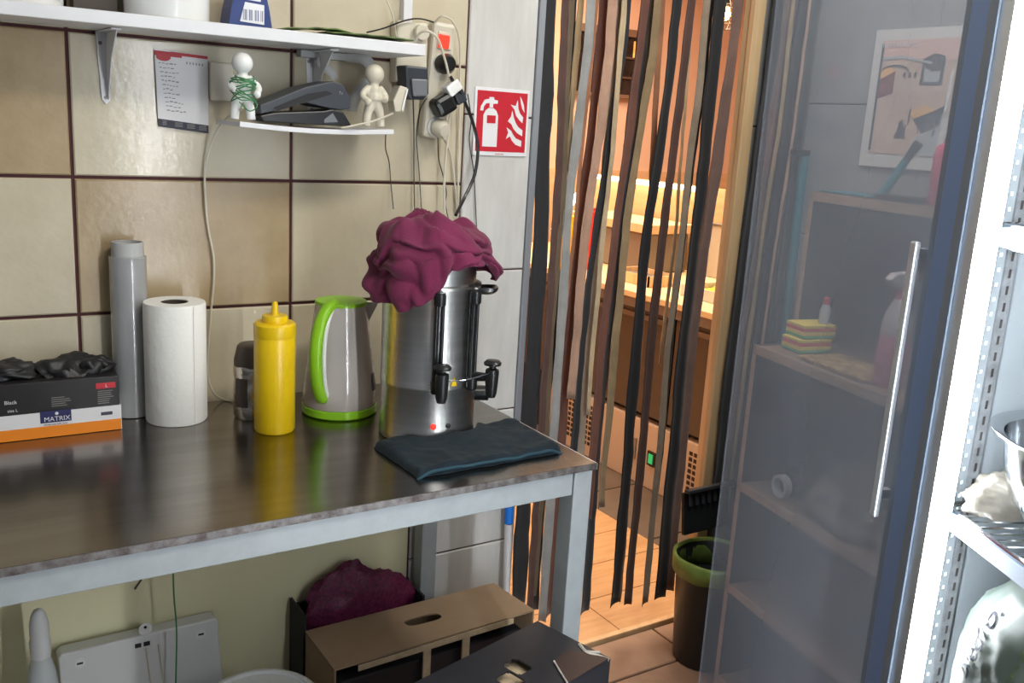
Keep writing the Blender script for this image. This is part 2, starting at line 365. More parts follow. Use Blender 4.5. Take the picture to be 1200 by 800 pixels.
# back room
bf = struct(G().bb((.9, .03, -.06), (5.2, 2.7, -.012)).out('floor', 'vent_dark', loc=(3, 1, -.06)))
G().bb((1.236, .03, -.012), (1.95, .05, .012)).out('threshold_strip', 'wood_light', bf, bevel=.003)
pl = {}
for r in range(7):
    y0 = .05+.19*r if r < 4 else .05+.19*r
    xs = [1.0, 1.68, 2.17] if r % 2 == 0 else [1.0, 1.42, 2.17]
    for a, b in zip(xs, xs[1:]):
        G().bb((a+.0015, y0+.0015, -.012), (b-.0015, y0+.1885, .006)).out('floor_plank', 'wood_floor', bf, bevel=.001)
for i in range(5):
    for j in range(4):
        x0 = 2.175+.45*i; y0 = .06+.45*j
        tile(bf, x0, x0+.45, y0, y0+.45, 'tile_slate', g=.003, plane='Z', at0=0)
for r in range(3):
    G().bb((1.0, 1.385+.3*r, -.012), (2.17, 1.68+.3*r, .006)).out('floor_plank', 'wood_floor', bf)
ww = struct(G().bb((.9, 2.6, 0), (5.2, 2.7, 2.45)).out('wall_far', 'orange_wall', loc=(3, 2.6, 0)))
G().bb((.9, 2.585, 0), (5.2, 2.6, 1.2)).out('wainscot', mat('wainscot', (.72, .46, .26), .6, noise_amt=.12, nscale=4, stretch=(1, 1, 8)), ww)
struct(G().bb((5.1, .1, 0), (5.2, 2.6, 2.45)).out('wall_east', 'orange_wall'))
struct(G().bb((.9, .11, 0), (1.0, 2.6, 2.45)).out('wall_west', 'orange_wall'))
struct(G().bb((2.2, .006, 0), (5.2, .11, 2.45)).out('wall_near', 'orange_wall'))
struct(G().bb((.9, .006, 2.4), (5.2, 2.7, 2.5)).out('ceiling', 'orange_wall'))
# window on the far wall
wn = struct(G().bb((3.17, 2.575, 1.62), (3.69, 2.59, 1.98)).out('window_1', mat('window_dark', (.03, .022, .02), .15, noise_amt=.6, nscale=12), loc=(3.43, 2.58, 1.62)))
fr = G()
for a, b in (((3.15, 2.555, 1.95), (3.71, 2.60, 1.99)), ((3.15, 2.555, 1.61), (3.71, 2.60, 1.63)), ((3.15, 2.555, 1.61), (3.175, 2.6, 1.99)), ((3.685, 2.555, 1.61), (3.71, 2.6, 1.99))): fr.bb(a, b)
fr.out('window_frame', mat('window_frame', (.18, .105, .07), .5), wn)
fr = G()
for x in (3.34, 3.51): fr.bb((x-.007, 2.562, 1.63), (x+.007, 2.575, 1.95))
for z in (1.72, 1.83): fr.bb((3.51, 2.562, z), (3.69, 2.575, z+.01))
fr.out('glazing_bar', mat('glazing_bar', (.10, .06, .04), .5), wn)
G().bb((3.60, 2.568, 1.83), (3.675, 2.574, 1.93)).out('lit_pane', mat('lit_pane', (.8, .45, .12), .4, noise_amt=.6, nscale=25, emit=.6, ecol=(1, .5, .12)), wn)
# door jamb at the right of the opening
jb = struct(G().bb((1.886, -.012, .012), (1.925, .006, 2.25)).out('trim_2', 'wood_light', loc=(1.9, 0, 0), bevel=.002))
struct(G().bb((1.892, .006, .0), (1.93, .03, 2.25)).out('trim_3', 'wood_light'))

# ================================================================== BACK ROOM OBJECTS
ct = thing('service_counter', (2.75, 1.3, 0), 'pale topped serving counter with dark front in the orange lit back room', 'counter')
G().bb((2.42, .3, .785), (3.12, 2.4, .81)).out('worktop', 'counter_top', ct, bevel=.003)
G().bb((2.43, .3, .745), (2.455, 2.4, .785)).out('metal_rail', 'metal_dim', ct, bevel=.003)
for k in range(4):
    y0 = .32+.52*k
    p = G().bb((2.5, y0, .30), (2.52, y0+.50, .742)).out('front_panel', 'dark_front', ct, bevel=.004)
    G().bb((2.49, y0+.03, .69), (2.5, y0+.47, .71)).out('panel_grip', 'metal_dim', p)
G().bb((2.55, .32, .0), (3.1, 2.38, .74)).out('carcass', 'vent_dark', ct)
def vents(y0, y1, parent):
    g = G()
    n = int((y1-y0)/.026)
    for i in range(n):
        for j in range(8): g.bb((2.4955, y0+.026*i, .055+.024*j), (2.4975, y0+.026*i+.017, .055+.024*j+.015))
    g.out('vent_slots', 'vent_dark', parent)
for (y0, y1, lb, vy) in ((1.24, 1.62, 'white vented appliance under the far end of the back room counter', (1.27, 1.6)),
                         (.74, 1.22, 'white appliance with a green lit switch under the back room counter', None),
                         (.48, .72, 'narrow white vented appliance under the near end of the back room counter', (.5, .7))):
    a = thing('appliance', (2.52, (y0+y1)/2, 0), lb, 'appliance')
    G().bb((2.498, y0, .0), (2.545, y1, .275)).out('casing', 'appliance_white', a, bevel=.006)
    if vy: vents(vy[0], vy[1], a)
    else:
        G().bb((2.492, .985, .10), (2.498, 1.015, .19)).out('handle_slot', 'ink_grey', a)
        s_ = G().bb((2.49, .86, .105), (2.498, .905, .165)).out('switch', 'vent_dark', a); G().bb((2.487, .87, .115), (2.49, .895, .155)).out('green_light', 'green_led', s_)
def squeeze(loc, r, h, m, label, capm=None):
    t = thing('sauce_bottle', loc, label, 'bottle')
    G().lathe([(r*.95, 0), (r, .006), (r, h*.74), (r*.97, h*.76)], loc, 24).out('bottle_body', m, t, smooth=True)
    G().lathe([(r*1.02, h*.755), (r*1.02, h*.86), (r*.6, h*.875), (r*.58, h*.915), (r*.2, h*.92), (r*.12, h)], loc, 24).out('nozzle_cap', capm or m, t, smooth=True)
    return t
squeeze((2.60, 1.55, .81), .042, .30, 'tomato_red', 'red squeeze bottle on the back room counter')
squeeze((2.51, 1.60, .81), .036, .27, 'mustard', 'yellow squeeze bottle beside the red one on the back room counter')
p = thing('back_panel', (3.1, 1.6, .81), 'orange wooden upstand panel behind the back room counter', 'panel')
G().bb((3.08, .35, .811), (3.11, 2.4, 1.2)).out('wooden_board', mat('upstand', (.66, .42, .22), .5, noise_amt=.15, nscale=5, stretch=(8, 1, 8)), p)
l = G().cyl((3.03, 1.30, 1.19), (3.03, 2.12, 1.19), .011).out('light_tube', 'led_warm'); tag(l, 'thin glowing light tube along the orange back room panel', 'light')
l = G().cyl((3.03, 2.14, 1.19), (2.72, 2.0, .93), .014).cyl((2.72, 2.0, .811), (2.72, 2.0, .93), .005).out('light_tube', 'led_warm'); tag(l, 'slanting glowing light tube above the yellow squeeze bottle', 'light')
g = thing('contact_grill', (2.9, 1.65, .81), 'dark grey grill box with wooden top on the back room counter', 'grill')
G().bb((2.78, 1.35, .811), (3.02, 1.93, .99)).out('grill_body', 'metal_dim', g, bevel=.01)
G().bb((2.76, 1.33, .99), (3.04, 1.95, 1.03)).out('wooden_top', 'wood_light', g, bevel=.003)
b = thing('tray', (3.0, 1.1, .81), 'pale round cornered tray standing against the back room panel', 'tray')
pp = []
for k in range(4):
    cx, cz = [(1.33, .97), (1.13, .97), (.93, .86), (.93, .86)][k], 0
prof = [(1.30, .812), (1.30, .93)]+[(1.20+.10*math.cos(a), .95+.10*math.sin(a)) for a in [i*math.pi/12 for i in range(7)]]+[(1.10-.10*math.sin(a), .95+.10*math.cos(a)) for a in [i*math.pi/12 for i in range(7)]]+[(1.0, .812)]
G().prism([(3.045, y, z) for y, z in prof], (-.012, 0, 0)).out('tray_plate', 'board_grey', b)
G().tube([(3.03, y, z) for y, z in prof], .006, smooth=False).out('tray_rim', 'metal_dim', b)
for k, (x, y, sx, sy, m, lb) in enumerate(((2.66, .78, .20, .20, 'lettuce', 'open food container of yellow green filling on the back room counter'), (2.62, 1.18, .16, .26, 'metal_dim', 'wire rack tray on the back room counter near the grill'), (2.75, .50, .18, .18, 'food', 'open food container at the near end of the back room counter'))):
    t = thing('food_container', (x, y, .811), lb, 'container'); g = G()
    for a, b_ in (((-1, -1), (1, -.94)), ((-1, .94), (1, 1)), ((-1, -1), (-.94, 1)), ((.94, -1), (1, 1))):
        g.bb((x+a[0]*sx/2, y+a[1]*sy/2, .811), (x+b_[0]*sx/2, y+b_[1]*sy/2, .855))
    g.out('container_wall', 'wood_light' if k else 'translucent_white', t)
    G().grid(lambda u, v: (x+(u-.5)*sx*.9, y+(v-.5)*sy*.9, .835+.012*fbm((u*4+k, v*4, 1))), 14, 14).out('filling', m, t, smooth=True, thick=.003)
for (y, z) in ((1.72, 1.10), (1.60, 1.10)):
    pass
# caged bulb
B = at(851, 16, 1.0)
cl = thing('caged_lamp', B, 'glowing bulb in a round wire cage hanging in the back room', 'lamp')
G().ball(B, .018, sc=(1, 1, 1.5)).out('bulb', 'bulb', cl, smooth=True)
g = G()
for k in range(6):
    a = math.pi*k/6; g.tube([B+Vector((math.cos(a)*.062*math.sin(t), math.sin(a)*.062*math.sin(t), .062*math.cos(t))) for t in [2*math.pi*i/16 for i in range(17)]], .0016, 5, smooth=False)
for z in (-.03, .0, .03): g.tube([B+Vector((math.cos(t)*math.sqrt(.062**2-z*z), math.sin(t)*math.sqrt(.062**2-z*z), z)) for t in [2*math.pi*i/20 for i in range(21)]], .0016, 5, smooth=False)
g.out('wire_cage', 'metal_dim', cl)
G().cyl(B+Vector((0, 0, .03)), B+Vector((0, 0, .085)), .016).out('lamp_holder', 'black', cl)
G().cyl(B+Vector((0, 0, .085)), (B.x, B.y, 2.4), .003).out('lamp_cord', 'black', cl)

# ================================================================== STRIP CURTAIN
sc_ = thing('strip_curtain', (1.55, .03, .1), 'curtain of black brown and beige fabric strips hanging in the doorway', 'curtain')
G().bb((1.245, .02, 2.2), (1.888, .04, 2.23)).out('curtain_rail', 'black', sc_)
def strip(x, wd, m, zb=.11, y=.03, seed=0, name='fabric_strip', par=None, amp=.003):
    # x = [(z, x)], gently wavy, twisting ribbon
    zs = [z for z, _ in x]
    def xa(z):
        for (z0, x0), (z1, x1) in zip(x, x[1:]):
            if z >= z1: return x0+(x1-x0)*(z-z0)/(z1-z0) if z <= z0 else x0
        return x[-1][1]
    nv = 60; tw = random.uniform(0, .16)
    def fn(u, v):
        z = 2.21+(zb-2.21)*v
        ph = seed*3.1
        cx = xa(z)+amp*noise.noise(Vector((z*4, ph, 0)))*1.4+.0025*noise.noise(Vector((z*17, ph, 3)))
        a = tw*math.sin(z*3+ph)+.22*noise.noise(Vector((z*5, ph, 9)))
        ww_ = wd*(1+.16*noise.noise(Vector((z*7, ph, 5))))
        s = (u-.5)*ww_
        edge = .0012*noise.noise(Vector((z*45, ph+u*9, 2)))
        yy = y+s*math.sin(a)+.006*math.cos((u-.5)*3.0)+.008*noise.noise(Vector((z*3, ph, 7)))
        zz = z+(.006*(u-.5)*math.sin(seed*2.3)*2 if v == 1 else 0)
        return (cx+s*math.cos(a)+edge, yy, zz)
    return G().grid(fn, 4, nv).out(name, 'strip_'+m, par or sc_, smooth=True, thick=.0015)
SL = [('black', 1.273, 1.290, 1.292, .048, .19), ('brown', 1.312, 1.328, 1.325, .022, .17), ('olive', 1.336, 1.352, 1.344, .017, .20), ('black', 1.345, 1.35, 1.357, .034, .148, .055),
      ('grey', 1.390, 1.372, 1.375, .029, .12), ('tan', 1.369, 1.352, 1.345, .019, .5, .05), ('rust', 1.422, 1.405, 1.394, .012, .14, .05), ('pink', 1.449, 1.422, 1.410, .030, .75, .03), ('redbrown', 1.445, 1.422, 1.413, .028, .121, .05),
      ('cream', 1.484, 1.478, 1.471, .016, .7), ('black', 1.50, 1.463, 1.441, .024, .35), ('taupe', 1.487, 1.484, 1.474, .026, .40, .055), ('redbrown', 1.552, 1.522, 1.503, .028, .4), ('slate', 1.567, 1.534, 1.534, .032, .10, .055),
      ('tan', 1.592, 1.560, 1.551, .026, .42), ('olive', 1.598, 1.57, 1.556, .030, .9, .06), ('black', 1.658, 1.630, 1.626, .036, .112), ('rust', 1.625, 1.645, 1.652, .018, .105, .055), ('brown', 1.704, 1.681, 1.677, .031, .097),
      ('taupe', 1.748, 1.740, 1.732, .025, .091), ('cream', 1.735, 1.748, 1.742, .010, .8, .055), ('black', 1.795, 1.790, 1.786, .044, .098), ('slate', 1.79, 1.775, 1.764, .018, .122, .05), ('mauve', 1.872, 1.842, 1.833, .040, .105, .045), ('pink', 1.888, 1.856, 1.845, .016, .7, .06)]
for k, s_ in enumerate(SL):
    m, a, b, c, wd, zb = s_[:6]; y = s_[6] if len(s_) > 6 else .03
    strip([(2.21, a+(a-b)*.1), (1.61, a), (1.22, b), (.89, c), (.1, c+.004)], wd*.92, m, zb, y-.01*(k % 2), k+1, amp=.0035)
# bundle of strips tied back at the right of the opening
tb = thing('tied_back_strips', (2.0, -.05, .1), 'dark fabric strips pushed together between the wooden jamb and shelf', 'curtain')
G().bb((1.93, -.06, 2.18), (2.09, -.03, 2.21)).out('curtain_rail', 'black', tb)
for k, (m, a, b, wd, y) in enumerate((('slate', 1.948, 1.925, .040, -.03), ('tan', 1.99, 1.968, .014, -.045), ('mauve', 1.985, 1.965, .03, -.03), ('black', 2.025, 2.01, .05, -.05), ('pink', 2.034, 2.01, .008, -.062), ('slate', 2.045, 2.035, .03, -.035), ('teal', 2.068, 2.06, .044, -.05), ('black', 2.055, 2.035, .05, -.025))):
    strip([(2.21, a), (1.6, a), (.9, b), (.1, b-.01)], wd, m, .36 + .03*(k % 3), y, 40+k, par=tb)

# ================================================================== TABLE
tb = thing('work_table', (-.1, -.31, 0), 'steel topped work table with grey blue square tube frame', 'table')
TZ = .855
G().bb((-1.3, -.612, TZ-.003), (1.0, -.012, TZ)).out('table_top', 'steel_top', tb)
G().bb((-1.3, -.614, TZ-.012), (1.002, -.611, TZ-.0005)).out('top_edge', 'worn_edge', tb)
G().bb((1.0, -.614, TZ-.012), (1.003, -.012, TZ-.0005)).out('top_edge', 'alu', tb)
for (a, b) in (((-1.3, -.609, .800), (.955, -.570, TZ-.012)), ((-1.3, -.055, .80), (.955, -.016, TZ-.012)), ((.958, -.565, .80), (.997, -.06, TZ-.012))):
    G().bb(a, b).out('rail', 'frame_blue', tb, bevel=.002)
for x, y in ((.9775, -.588), (.9745, -.036), (-1.27, -.588), (-1.27, -.036)):
    G().bb((x-.0195, y-.021, 0), (x+.0195, y+.021, TZ-.0045)).out('leg', 'frame_blue', tb, bevel=.002)
G().bb((-1.3, -.60, TZ-.011), (.99, -.02, TZ-.004)).out('under_board', 'brown_lid', tb)

# ================================================================== THINGS ON THE TABLE
# glove box
gb = thing('glove_box', (.18, -.065, TZ), 'black white and orange cardboard glove box with red size label', 'box')
x0, x1, y0, y1 = .04, .300, -.121, -.012
G().bb((x0, y0, TZ+.001), (x1, y1, TZ+.100)).out('carton', 'box_black', gb, bevel=.001)
G().bb((x0, y0-.0018, TZ+.001), (x1+.002, y0, TZ+.046)).out('white_band', 'white_paint', gb)
G().bb((x0, y0-.0024, TZ+.001), (x1+.001, y0-.0018, TZ+.021)).out('orange_band', 'orange', gb)
G().bb((x1, y0, TZ+.001), (x1+.0015, y1, TZ+.046)).out('side_band', 'white_paint', gb)
def fplate(a, b, y, m, nm, par): return G().bb((a[0], y, a[1]), (b[0], y-.0005, b[1])).out(nm, m, par)
fplate((.262, TZ+.079), (.294, TZ+.089), y0, 'red', 'size_label', gb)
fplate((.171, TZ+.027), (.220, TZ+.048), y0-.0018, 'navy', 'brand_patch', gb)
text('MATRIX', .0115, (.1765, y0-.0024, TZ+.0295), (1, 0, 0), (0, 0, 1), 'text_white', gb)
G().ball((.197, y0-.0026, TZ+.0425), .0028, sc=(1, .3, 1)).out('logo_dot', 'text_white', gb)
text('Always stay safe, latex', .0042, (.176, y0-.0019, TZ+.0225), (1, 0, 0), (0, 0, 1), 'ink', gb)
fplate((.268, TZ+.030), (.287, TZ+.036), y0-.0018, 'ink', 'small_logo', gb)
text('L', .008, (.277, y0-.0006, TZ+.081), (1, 0, 0), (0, 0, 1), 'text_white', gb)
g = G()
for k in range(7): g.bb((.264, y0, TZ+.0515+.0037*k), (.264+.030*random.uniform(.6, 1), y0-.0004, TZ+.0525+.0037*k))
for k in range(5): g.bb((.190, y0, TZ+.055+.0037*k), (.190+.034*random.uniform(.5, 1), y0-.0004, TZ+.056+.0037*k))
tag(g.out('small_print', 'ink_grey', gb), kind='stuff')
text('Black', .009, (.118, y0-.0003, TZ+.066), (1, 0, 0), (0, 0, 1), 'text_white', gb)
text('size L', .007, (.122, y0-.0003, TZ+.052), (1, 0, 0), (0, 0, 1), 'text_white', gb)
text('GLOVES', .011, (.245, -.085, TZ+.1003), (1, 0, 0), (0, 1, 0), 'red_dull', gb)
# black gloves spilling from the box
def glove(seed, c, rx, ry, rz, label, drop=0):
    gl = thing('rubber_glove', (c[0], c[1], c[2]), label, 'glove')
    def fn(u, v):
        a = 2*math.pi*u; t = math.pi*v
        d = Vector((math.cos(a)*math.sin(t), math.sin(a)*math.sin(t), math.cos(t)))
        n = 1+.38*noise.noise(d*2.2+Vector((seed, 0, 0)))+.20*abs(noise.noise(d*5+Vector((0, seed, 0))))
        p = Vector((d.x*rx, d.y*ry, max(d.z, -.35)*rz))*n
        if drop and d.y < -.2: p.z -= drop*(-d.y-.2)*(.6+.6*noise.noise(d*3)); p.y -= .004
        return Vector(c)+p+Vector((0, 0, rz*.35))
    G().grid(fn, 44, 26, cu=True).out('crumpled_palm', 'rubber', gl, smooth=180)
    for k in range(3):
        a = -2.4+k*.55+seed; s0 = Vector(c)+Vector((math.cos(a)*rx*.6, math.sin(a)*ry*.6, rz*.55))
        e = s0+Vector((math.cos(a)*rx*.55, -abs(math.sin(a))*ry*.35, -rz*.15))
        G().tube([s0, (s0+e)/2+Vector((0, 0, .008)), e], [.008, .0075, .006], 8).out('glove_finger', 'rubber', gl, smooth=True)
    return gl
glove(1.3, (.232, -.070, TZ+.103), .055, .036, .020, 'black rubber glove heaped on the right half of the glove box', .05)
glove(4.1, (.13, -.068, TZ+.103), .045, .034, .018, 'black rubber glove lying at the left edge of the picture on the glove box')
# cling film roll
c = (.337, -.038, TZ+.0005)
cf = thing('cling_film_roll', c, 'tall grey roll of cling film standing beside the glove box', 'roll')
G().lathe([(.025, 0), (.0325, .001), (.0325, .300), (.025, .301)], c, 40).out('film', 'film', cf, smooth=True)
G().lathe([(.0275, .300), (.0275, .326), (.0245, .326), (.0245, .24)], c, 40, ring=True).out('cardboard_core', 'core', cf, smooth=True)
# paper towel
c = (.404, -.097, TZ+.0005)
pt = thing('paper_towel_roll', c, 'white kitchen paper towel roll standing on the steel table', 'roll')
G().lathe([(.024, 0), (.053, 0), (.0548, .003), (.0548, .221), (.0535, .2235), (.024, .2235)], c, 56, ring=True).out('paper_roll', 'towel_paper', pt, smooth=True)
G().lathe([(.0238, .002), (.0238, .2225), (.0222, .2225), (.0222, .002)], c, 32, ring=True).out('cardboard_core', 'brown_lid', pt, smooth=True)
P_ = polar(c)
G().prism([P_(38, .0545, TZ+.003), P_(38, .0545, TZ+.222), P_(34, .0556, TZ+.222), P_(34, .0556, TZ+.003)], (.0005, -.0003, 0)).out('loose_sheet', 'towel_paper', pt)
# coffee jar
c = (.537, -.130, TZ+.0005)
cj = thing('coffee_packet', c, 'crinkled silver coffee packet with brown lid behind the mustard bottle', 'packet')
def fn(u, v):
    a = 2*math.pi*u; r = .035*(1+.05*noise.noise(Vector((math.cos(a)*2, math.sin(a)*2, v*5)))) * (1 if .04 < v < .96 else .93)
    return (c[0]+math.cos(a)*r, c[1]+math.sin(a)*r, c[2]+.105*v)
G().grid(fn, 36, 18, cu=True).out('foil_body', 'foil', cj, smooth=True)
G().lathe([(.034, .100), (.034, .112), (.028, .138), (.024, .142)], c, 32).out('lid', 'brown_lid', cj, smooth=True)
P_ = polar(c)
G().grid(lambda u, v: P_(-55+u*40, .0368, c[2]+.025+.055*v), 6, 3).out('label_patch', 'brown_lid', cj, thick=.0005)
# mustard bottle
c = (.548, -.227, TZ+.0005)
mb = thing('mustard_bottle', c, 'bright yellow squeeze bottle with pointed nozzle on the steel table', 'bottle')
G().lathe([(.034, 0), (.0368, .004), (.0368, .176), (.036, .178)], c, 48).out('bottle_body', 'yellow', mb, smooth=True)
G().lathe([(.0372, .178), (.0378, .180), (.0375, .200), (.034, .2035), (.0225, .204), (.0225, .214), (.021, .216), (.0075, .2165), (.0062, .222), (.0050, .238), (.003, .2405)], c, 48).out('nozzle_cap', 'yellow', mb, smooth=40)
# kettle
c = (.702, -.161, TZ+.0005); P_ = polar(c)
kt = thing('electric_kettle', c, 'pale grey electric kettle with lime green handle and base', 'kettle')
G().lathe([(.070, 0), (.0735, .003), (.0735, .016), (.071, .0175)], c, 48).out('base_ring', 'green', kt, smooth=True)
G().lathe([(.0705, .0175), (.0725, .020), (.0715, .045), (.0675, .085), (.0615, .13), (.0555, .17), (.051, .205), (.0495, .216)], c, 56).out('kettle_body', 'kettle', kt, smooth=True)
G().lathe([(.0495, .216), (.0505, .218), (.049, .223), (.035, .226), (.01, .227)], c, 48).out('lid', 'green', kt, smooth=True)
G().prism([P_(75, .045, c[2]+.214), P_(88, .070, c[2]+.217), P_(101, .045, c[2]+.214), P_(94, .046, c[2]+.165), P_(82, .046, c[2]+.165)], (0, 0, .004)).out('spout', 'kettle', kt)
hp = [(-22, .034, .222), (-27, .058, .214), (-30, .079, .185), (-31, .088, .145), (-31, .088, .105), (-30, .083, .070), (-28, .074, .045), (-27, .066, .040)]
G().tube([P_(a, r, c[2]+z) for a, r, z in hp], .0125, 12, flat=.75, up=P_(-30, 1, 0)-Vector((c[0], c[1], 0))).out('handle', 'green', kt, smooth=True)
G().tube([P_(a+9, r*.90, c[2]+z) for a, r, z in hp[1:]], .0045, 8).out('handle_liner', 'white_gloss', kt, smooth=True)
G().grid(lambda u, v: P_(62+u*14, .0725-.016*v, c[2]+.05+.10*v), 4, 8).out('water_window', 'charcoal', kt, thick=.001)
# urn
c = (.802, -.343, TZ+.0005); P_ = polar(c); z0 = c[2]
ur = thing('water_urn', c, 'stainless steel hot drinks urn with two black taps', 'urn')
G().lathe([(.086, 0), (.0892, .004), (.0892, .012), (.0878, .016), (.0878, .100), (.0892, .103), (.0892, .108), (.0885, .112), (.0885, .280), (.0905, .284), (.0905, .289), (.080, .291)], c, 72).out('urn_body', 'steel', ur, smooth=40)
G().lathe([(.0805, .289), (.0805, .328), (.077, .338), (.05, .344), (.02, .346)], c, 64).out('lid', 'steel', ur, smooth=True)
G().lathe([(.012, .345), (.012, .358), (.020, .362), (.018, .37)], c, 20).out('lid_knob', 'black', ur, smooth=True)
for a in (-86, 84):
    s = 1 if a > 0 else -1
    h = G().tube([P_(a-13, .087, z0+.277), P_(a-9, .114, z0+.279), P_(a+9, .114, z0+.279), P_(a+13, .087, z0+.277)], .0075, 8, flat=.6).out('side_handle', 'steel_dark', ur, smooth=True)
for a in (9, 52):
    g = G().cyl(P_(a, .099, z0+.118), P_(a, .099, z0+.282), .0022, n=10)
    g.out('sight_glass', 'steel_dark', ur, smooth=True)
    g = G().tube([P_(a-3.2, .1005, z0+.12), P_(a-3.2, .1005, z0+.28)], .0035, 8, smooth=False).tube([P_(a+3.2, .1005, z0+.12), P_(a+3.2, .1005, z0+.28)], .0035, 8, smooth=False)
    g.tube([P_(a, .092, z0+.12), P_(a, .092, z0+.28)], .005, 8, smooth=False)
    g.out('gauge_guard', 'black', ur, smooth=True)
    for zc in (.272, .114):
        G().lathe([(.0095, -.011), (.0105, -.009), (.0105, .007), (.0085, .012)], P_(a, .099, z0+zc), 20).out('gauge_fitting', 'black', ur, smooth=True)
for a, r in ((11, .125), (56, .137)):
    ac = P_(a, r, z0+.094)
    tp = G().lathe([(.0078, 0), (.0102, .008), (.0118, .030), (.0125, .047), (.0115, .052), (.006, .054), (.006, .058)], ac, 22).out('tap', 'black', ur, smooth=True)
    G().lathe([(.0065, .057), (.0155, .060), (.016, .064), (.012, .068), (.006, .069)], ac, 22).out('tap_button', 'black', tp, smooth=True)
    G().cyl(P_(a, .086, z0+.124), P_(a, r-.004, z0+.130), .0095, .0075).out('tap_stem', 'black', tp, smooth=True)
G().tube([P_(0, .0905, z0+.117), P_(12, .112, z0+.128), P_(35, .128, z0+.134), P_(54, .140, z0+.142)], .0012, 6).out('tie_wire', 'chrome', ur)
G().cyl(P_(92, .084, z0+.078), P_(92, .114, z0+.078), .0145).out('thermostat_knob', 'black', ur, smooth=True, bevel=.002)
G().prism([P_(27, .0897, z0+.112), P_(35, .0897, z0+.112), P_(31, .0897, z0+.129)], P_(31, .0006)-P_(31, 0)).out('warning_sticker', 'yellow', ur)
G().ball(P_(8, .0885, z0+.038), .0055, sc=(1, 1, 1)).out('indicator_light', 'red_led', ur, smooth=True)
G().ball(P_(26, .0885, z0+.038), .0048).out('reset_button', 'black', ur, smooth=True)
# burgundy cloth draped over the urn's lid
bc = None
def cloth_z_end(a):
    # a in degrees: 0 towards the camera, + to the right
    pts = [(-180, .29), (-110, .275), (-80, .265), (-55, .262), (-38, .245), (-26, .25), (-8, .268), (5, .28), (14, .295), (22, .325), (40, .338), (60, .335), (70, .322), (82, .300), (100, .30), (125, .305), (180, .29)]
    for (a0, v0), (a1, v1) in zip(pts, pts[1:]):
        if a <= a1: return v0+(v1-v0)*(a-a0)/(a1-a0)
    return pts[-1][1]
def cloth(u, v):
    a = -180+360*u; ar = math.radians(a)
    ze = cloth_z_end(a); zt = .408
    dn = Vector((math.cos(ar), math.sin(ar), 0))
    top = .36
    wv = v+.35*noise.noise(Vector((dn.x*1.3, dn.y*1.3, v*2+8)))
    fold = abs(noise.noise(Vector((dn.x*1.5+wv*1.1, dn.y*1.5-wv*.9, wv*3.2+3))))
    fold2 = abs(noise.noise(Vector((dn.x*2.4+5-wv*2.2, dn.y*2.4+wv*2, wv*5.0))))
    lx = -.010   # the heap leans to the left
    R = (.098 if a < 12 else .100) if a < 60 else .104-.004*abs(a-90)/90
    if v < .5:
        t = v/.5; r = R*math.sin(t*math.pi/2)**.9; z = zt-(zt-top-.0)*(1-math.cos(t*math.pi/2))*(.9)
    else:
        t = (v-.5)/.5; r = R*(1+.06*math.sin(t*2.6)); z = top+.003+(ze-top)*t
    k = math.sin(min(v*1.3, 1)*math.pi/2)
    r = r+(.044*fold-.014+.020*fold2)*k
    z = z-.040*fold*(1-k*.4)+.024*noise.noise(Vector((dn.x*r*22, dn.y*r*22, 1.7)))*(1 if v < .6 else .3)
    if z < .348: r = max(r, .0915 if z < .295 else .084)
    p = P_(a, r, z0+z)
    rt = P_(90, 1, 0)-Vector((c[0], c[1], 0))
    return p+rt*(lx*max(0, (z-.30)/.1) if a < 40 or a > 150 else lx*max(0, (z-.34)/.07))
o = G().grid(cloth, 150, 64, cu=True).out('cloth', 'burgundy_cloth', smooth=180, thick=.003)
tag(o, 'crumpled burgundy cloth draped over the lid of the steel urn', 'cloth')
# dark folded towel
def towel(u, v, top):
    A = Vector((.678, -.556)); Bq = Vector((.972, -.548)); Cq = Vector((.985, -.375)); D = Vector((.672, -.388))
    p = (A*(1-u)+Bq*u)*(1-v)+(D*(1-u)+Cq*u)*v
    x, y = p.x, p.y
    dx = x-c[0]; rr = .0935
    if abs(dx) < rr:
        lim = c[1]-math.sqrt(rr*rr-dx*dx)
        if lim < -.375:
            yb = min(-.375, lim); y0_ = -.553; y = y0_+(y-y0_)*(yb-y0_)/(-.378-y0_) if y > y0_ else y
    e = min(u, 1-u, v, 1-v); rnd = min(1, e/.035)**.5
    hgt = .016+.005*noise.noise(Vector((x*18, y*18, 0)))+.003*noise.noise(Vector((x*50, y*50, 4)))
    if v > .6 and abs(dx) < .10: hgt += .016*(v-.6)/.4*(1-abs(dx)/.11)
    z = TZ+.001+(hgt*rnd if top else 0)
    x += .003*noise.noise(Vector((y*30, 1, u))); y += .003*noise.noise(Vector((x*25, 2, v)))
    return (x, y, z)
g = G().grid(lambda u, v: towel(u, v, True), 70, 44); g.grid(lambda u, v: towel(1-u, v, False), 70, 44)
o = g.out('towel', 'navy_cloth', smooth=180); tag(o, 'folded dark navy towel lying in front of the urn', 'towel')
G().tube([Vector(towel(u, .012, True))+Vector((0, -.001, -.002)) for u in [i/12 for i in range(13)]], .0028, 6).out('hem', 'navy_hem', o, smooth=True)

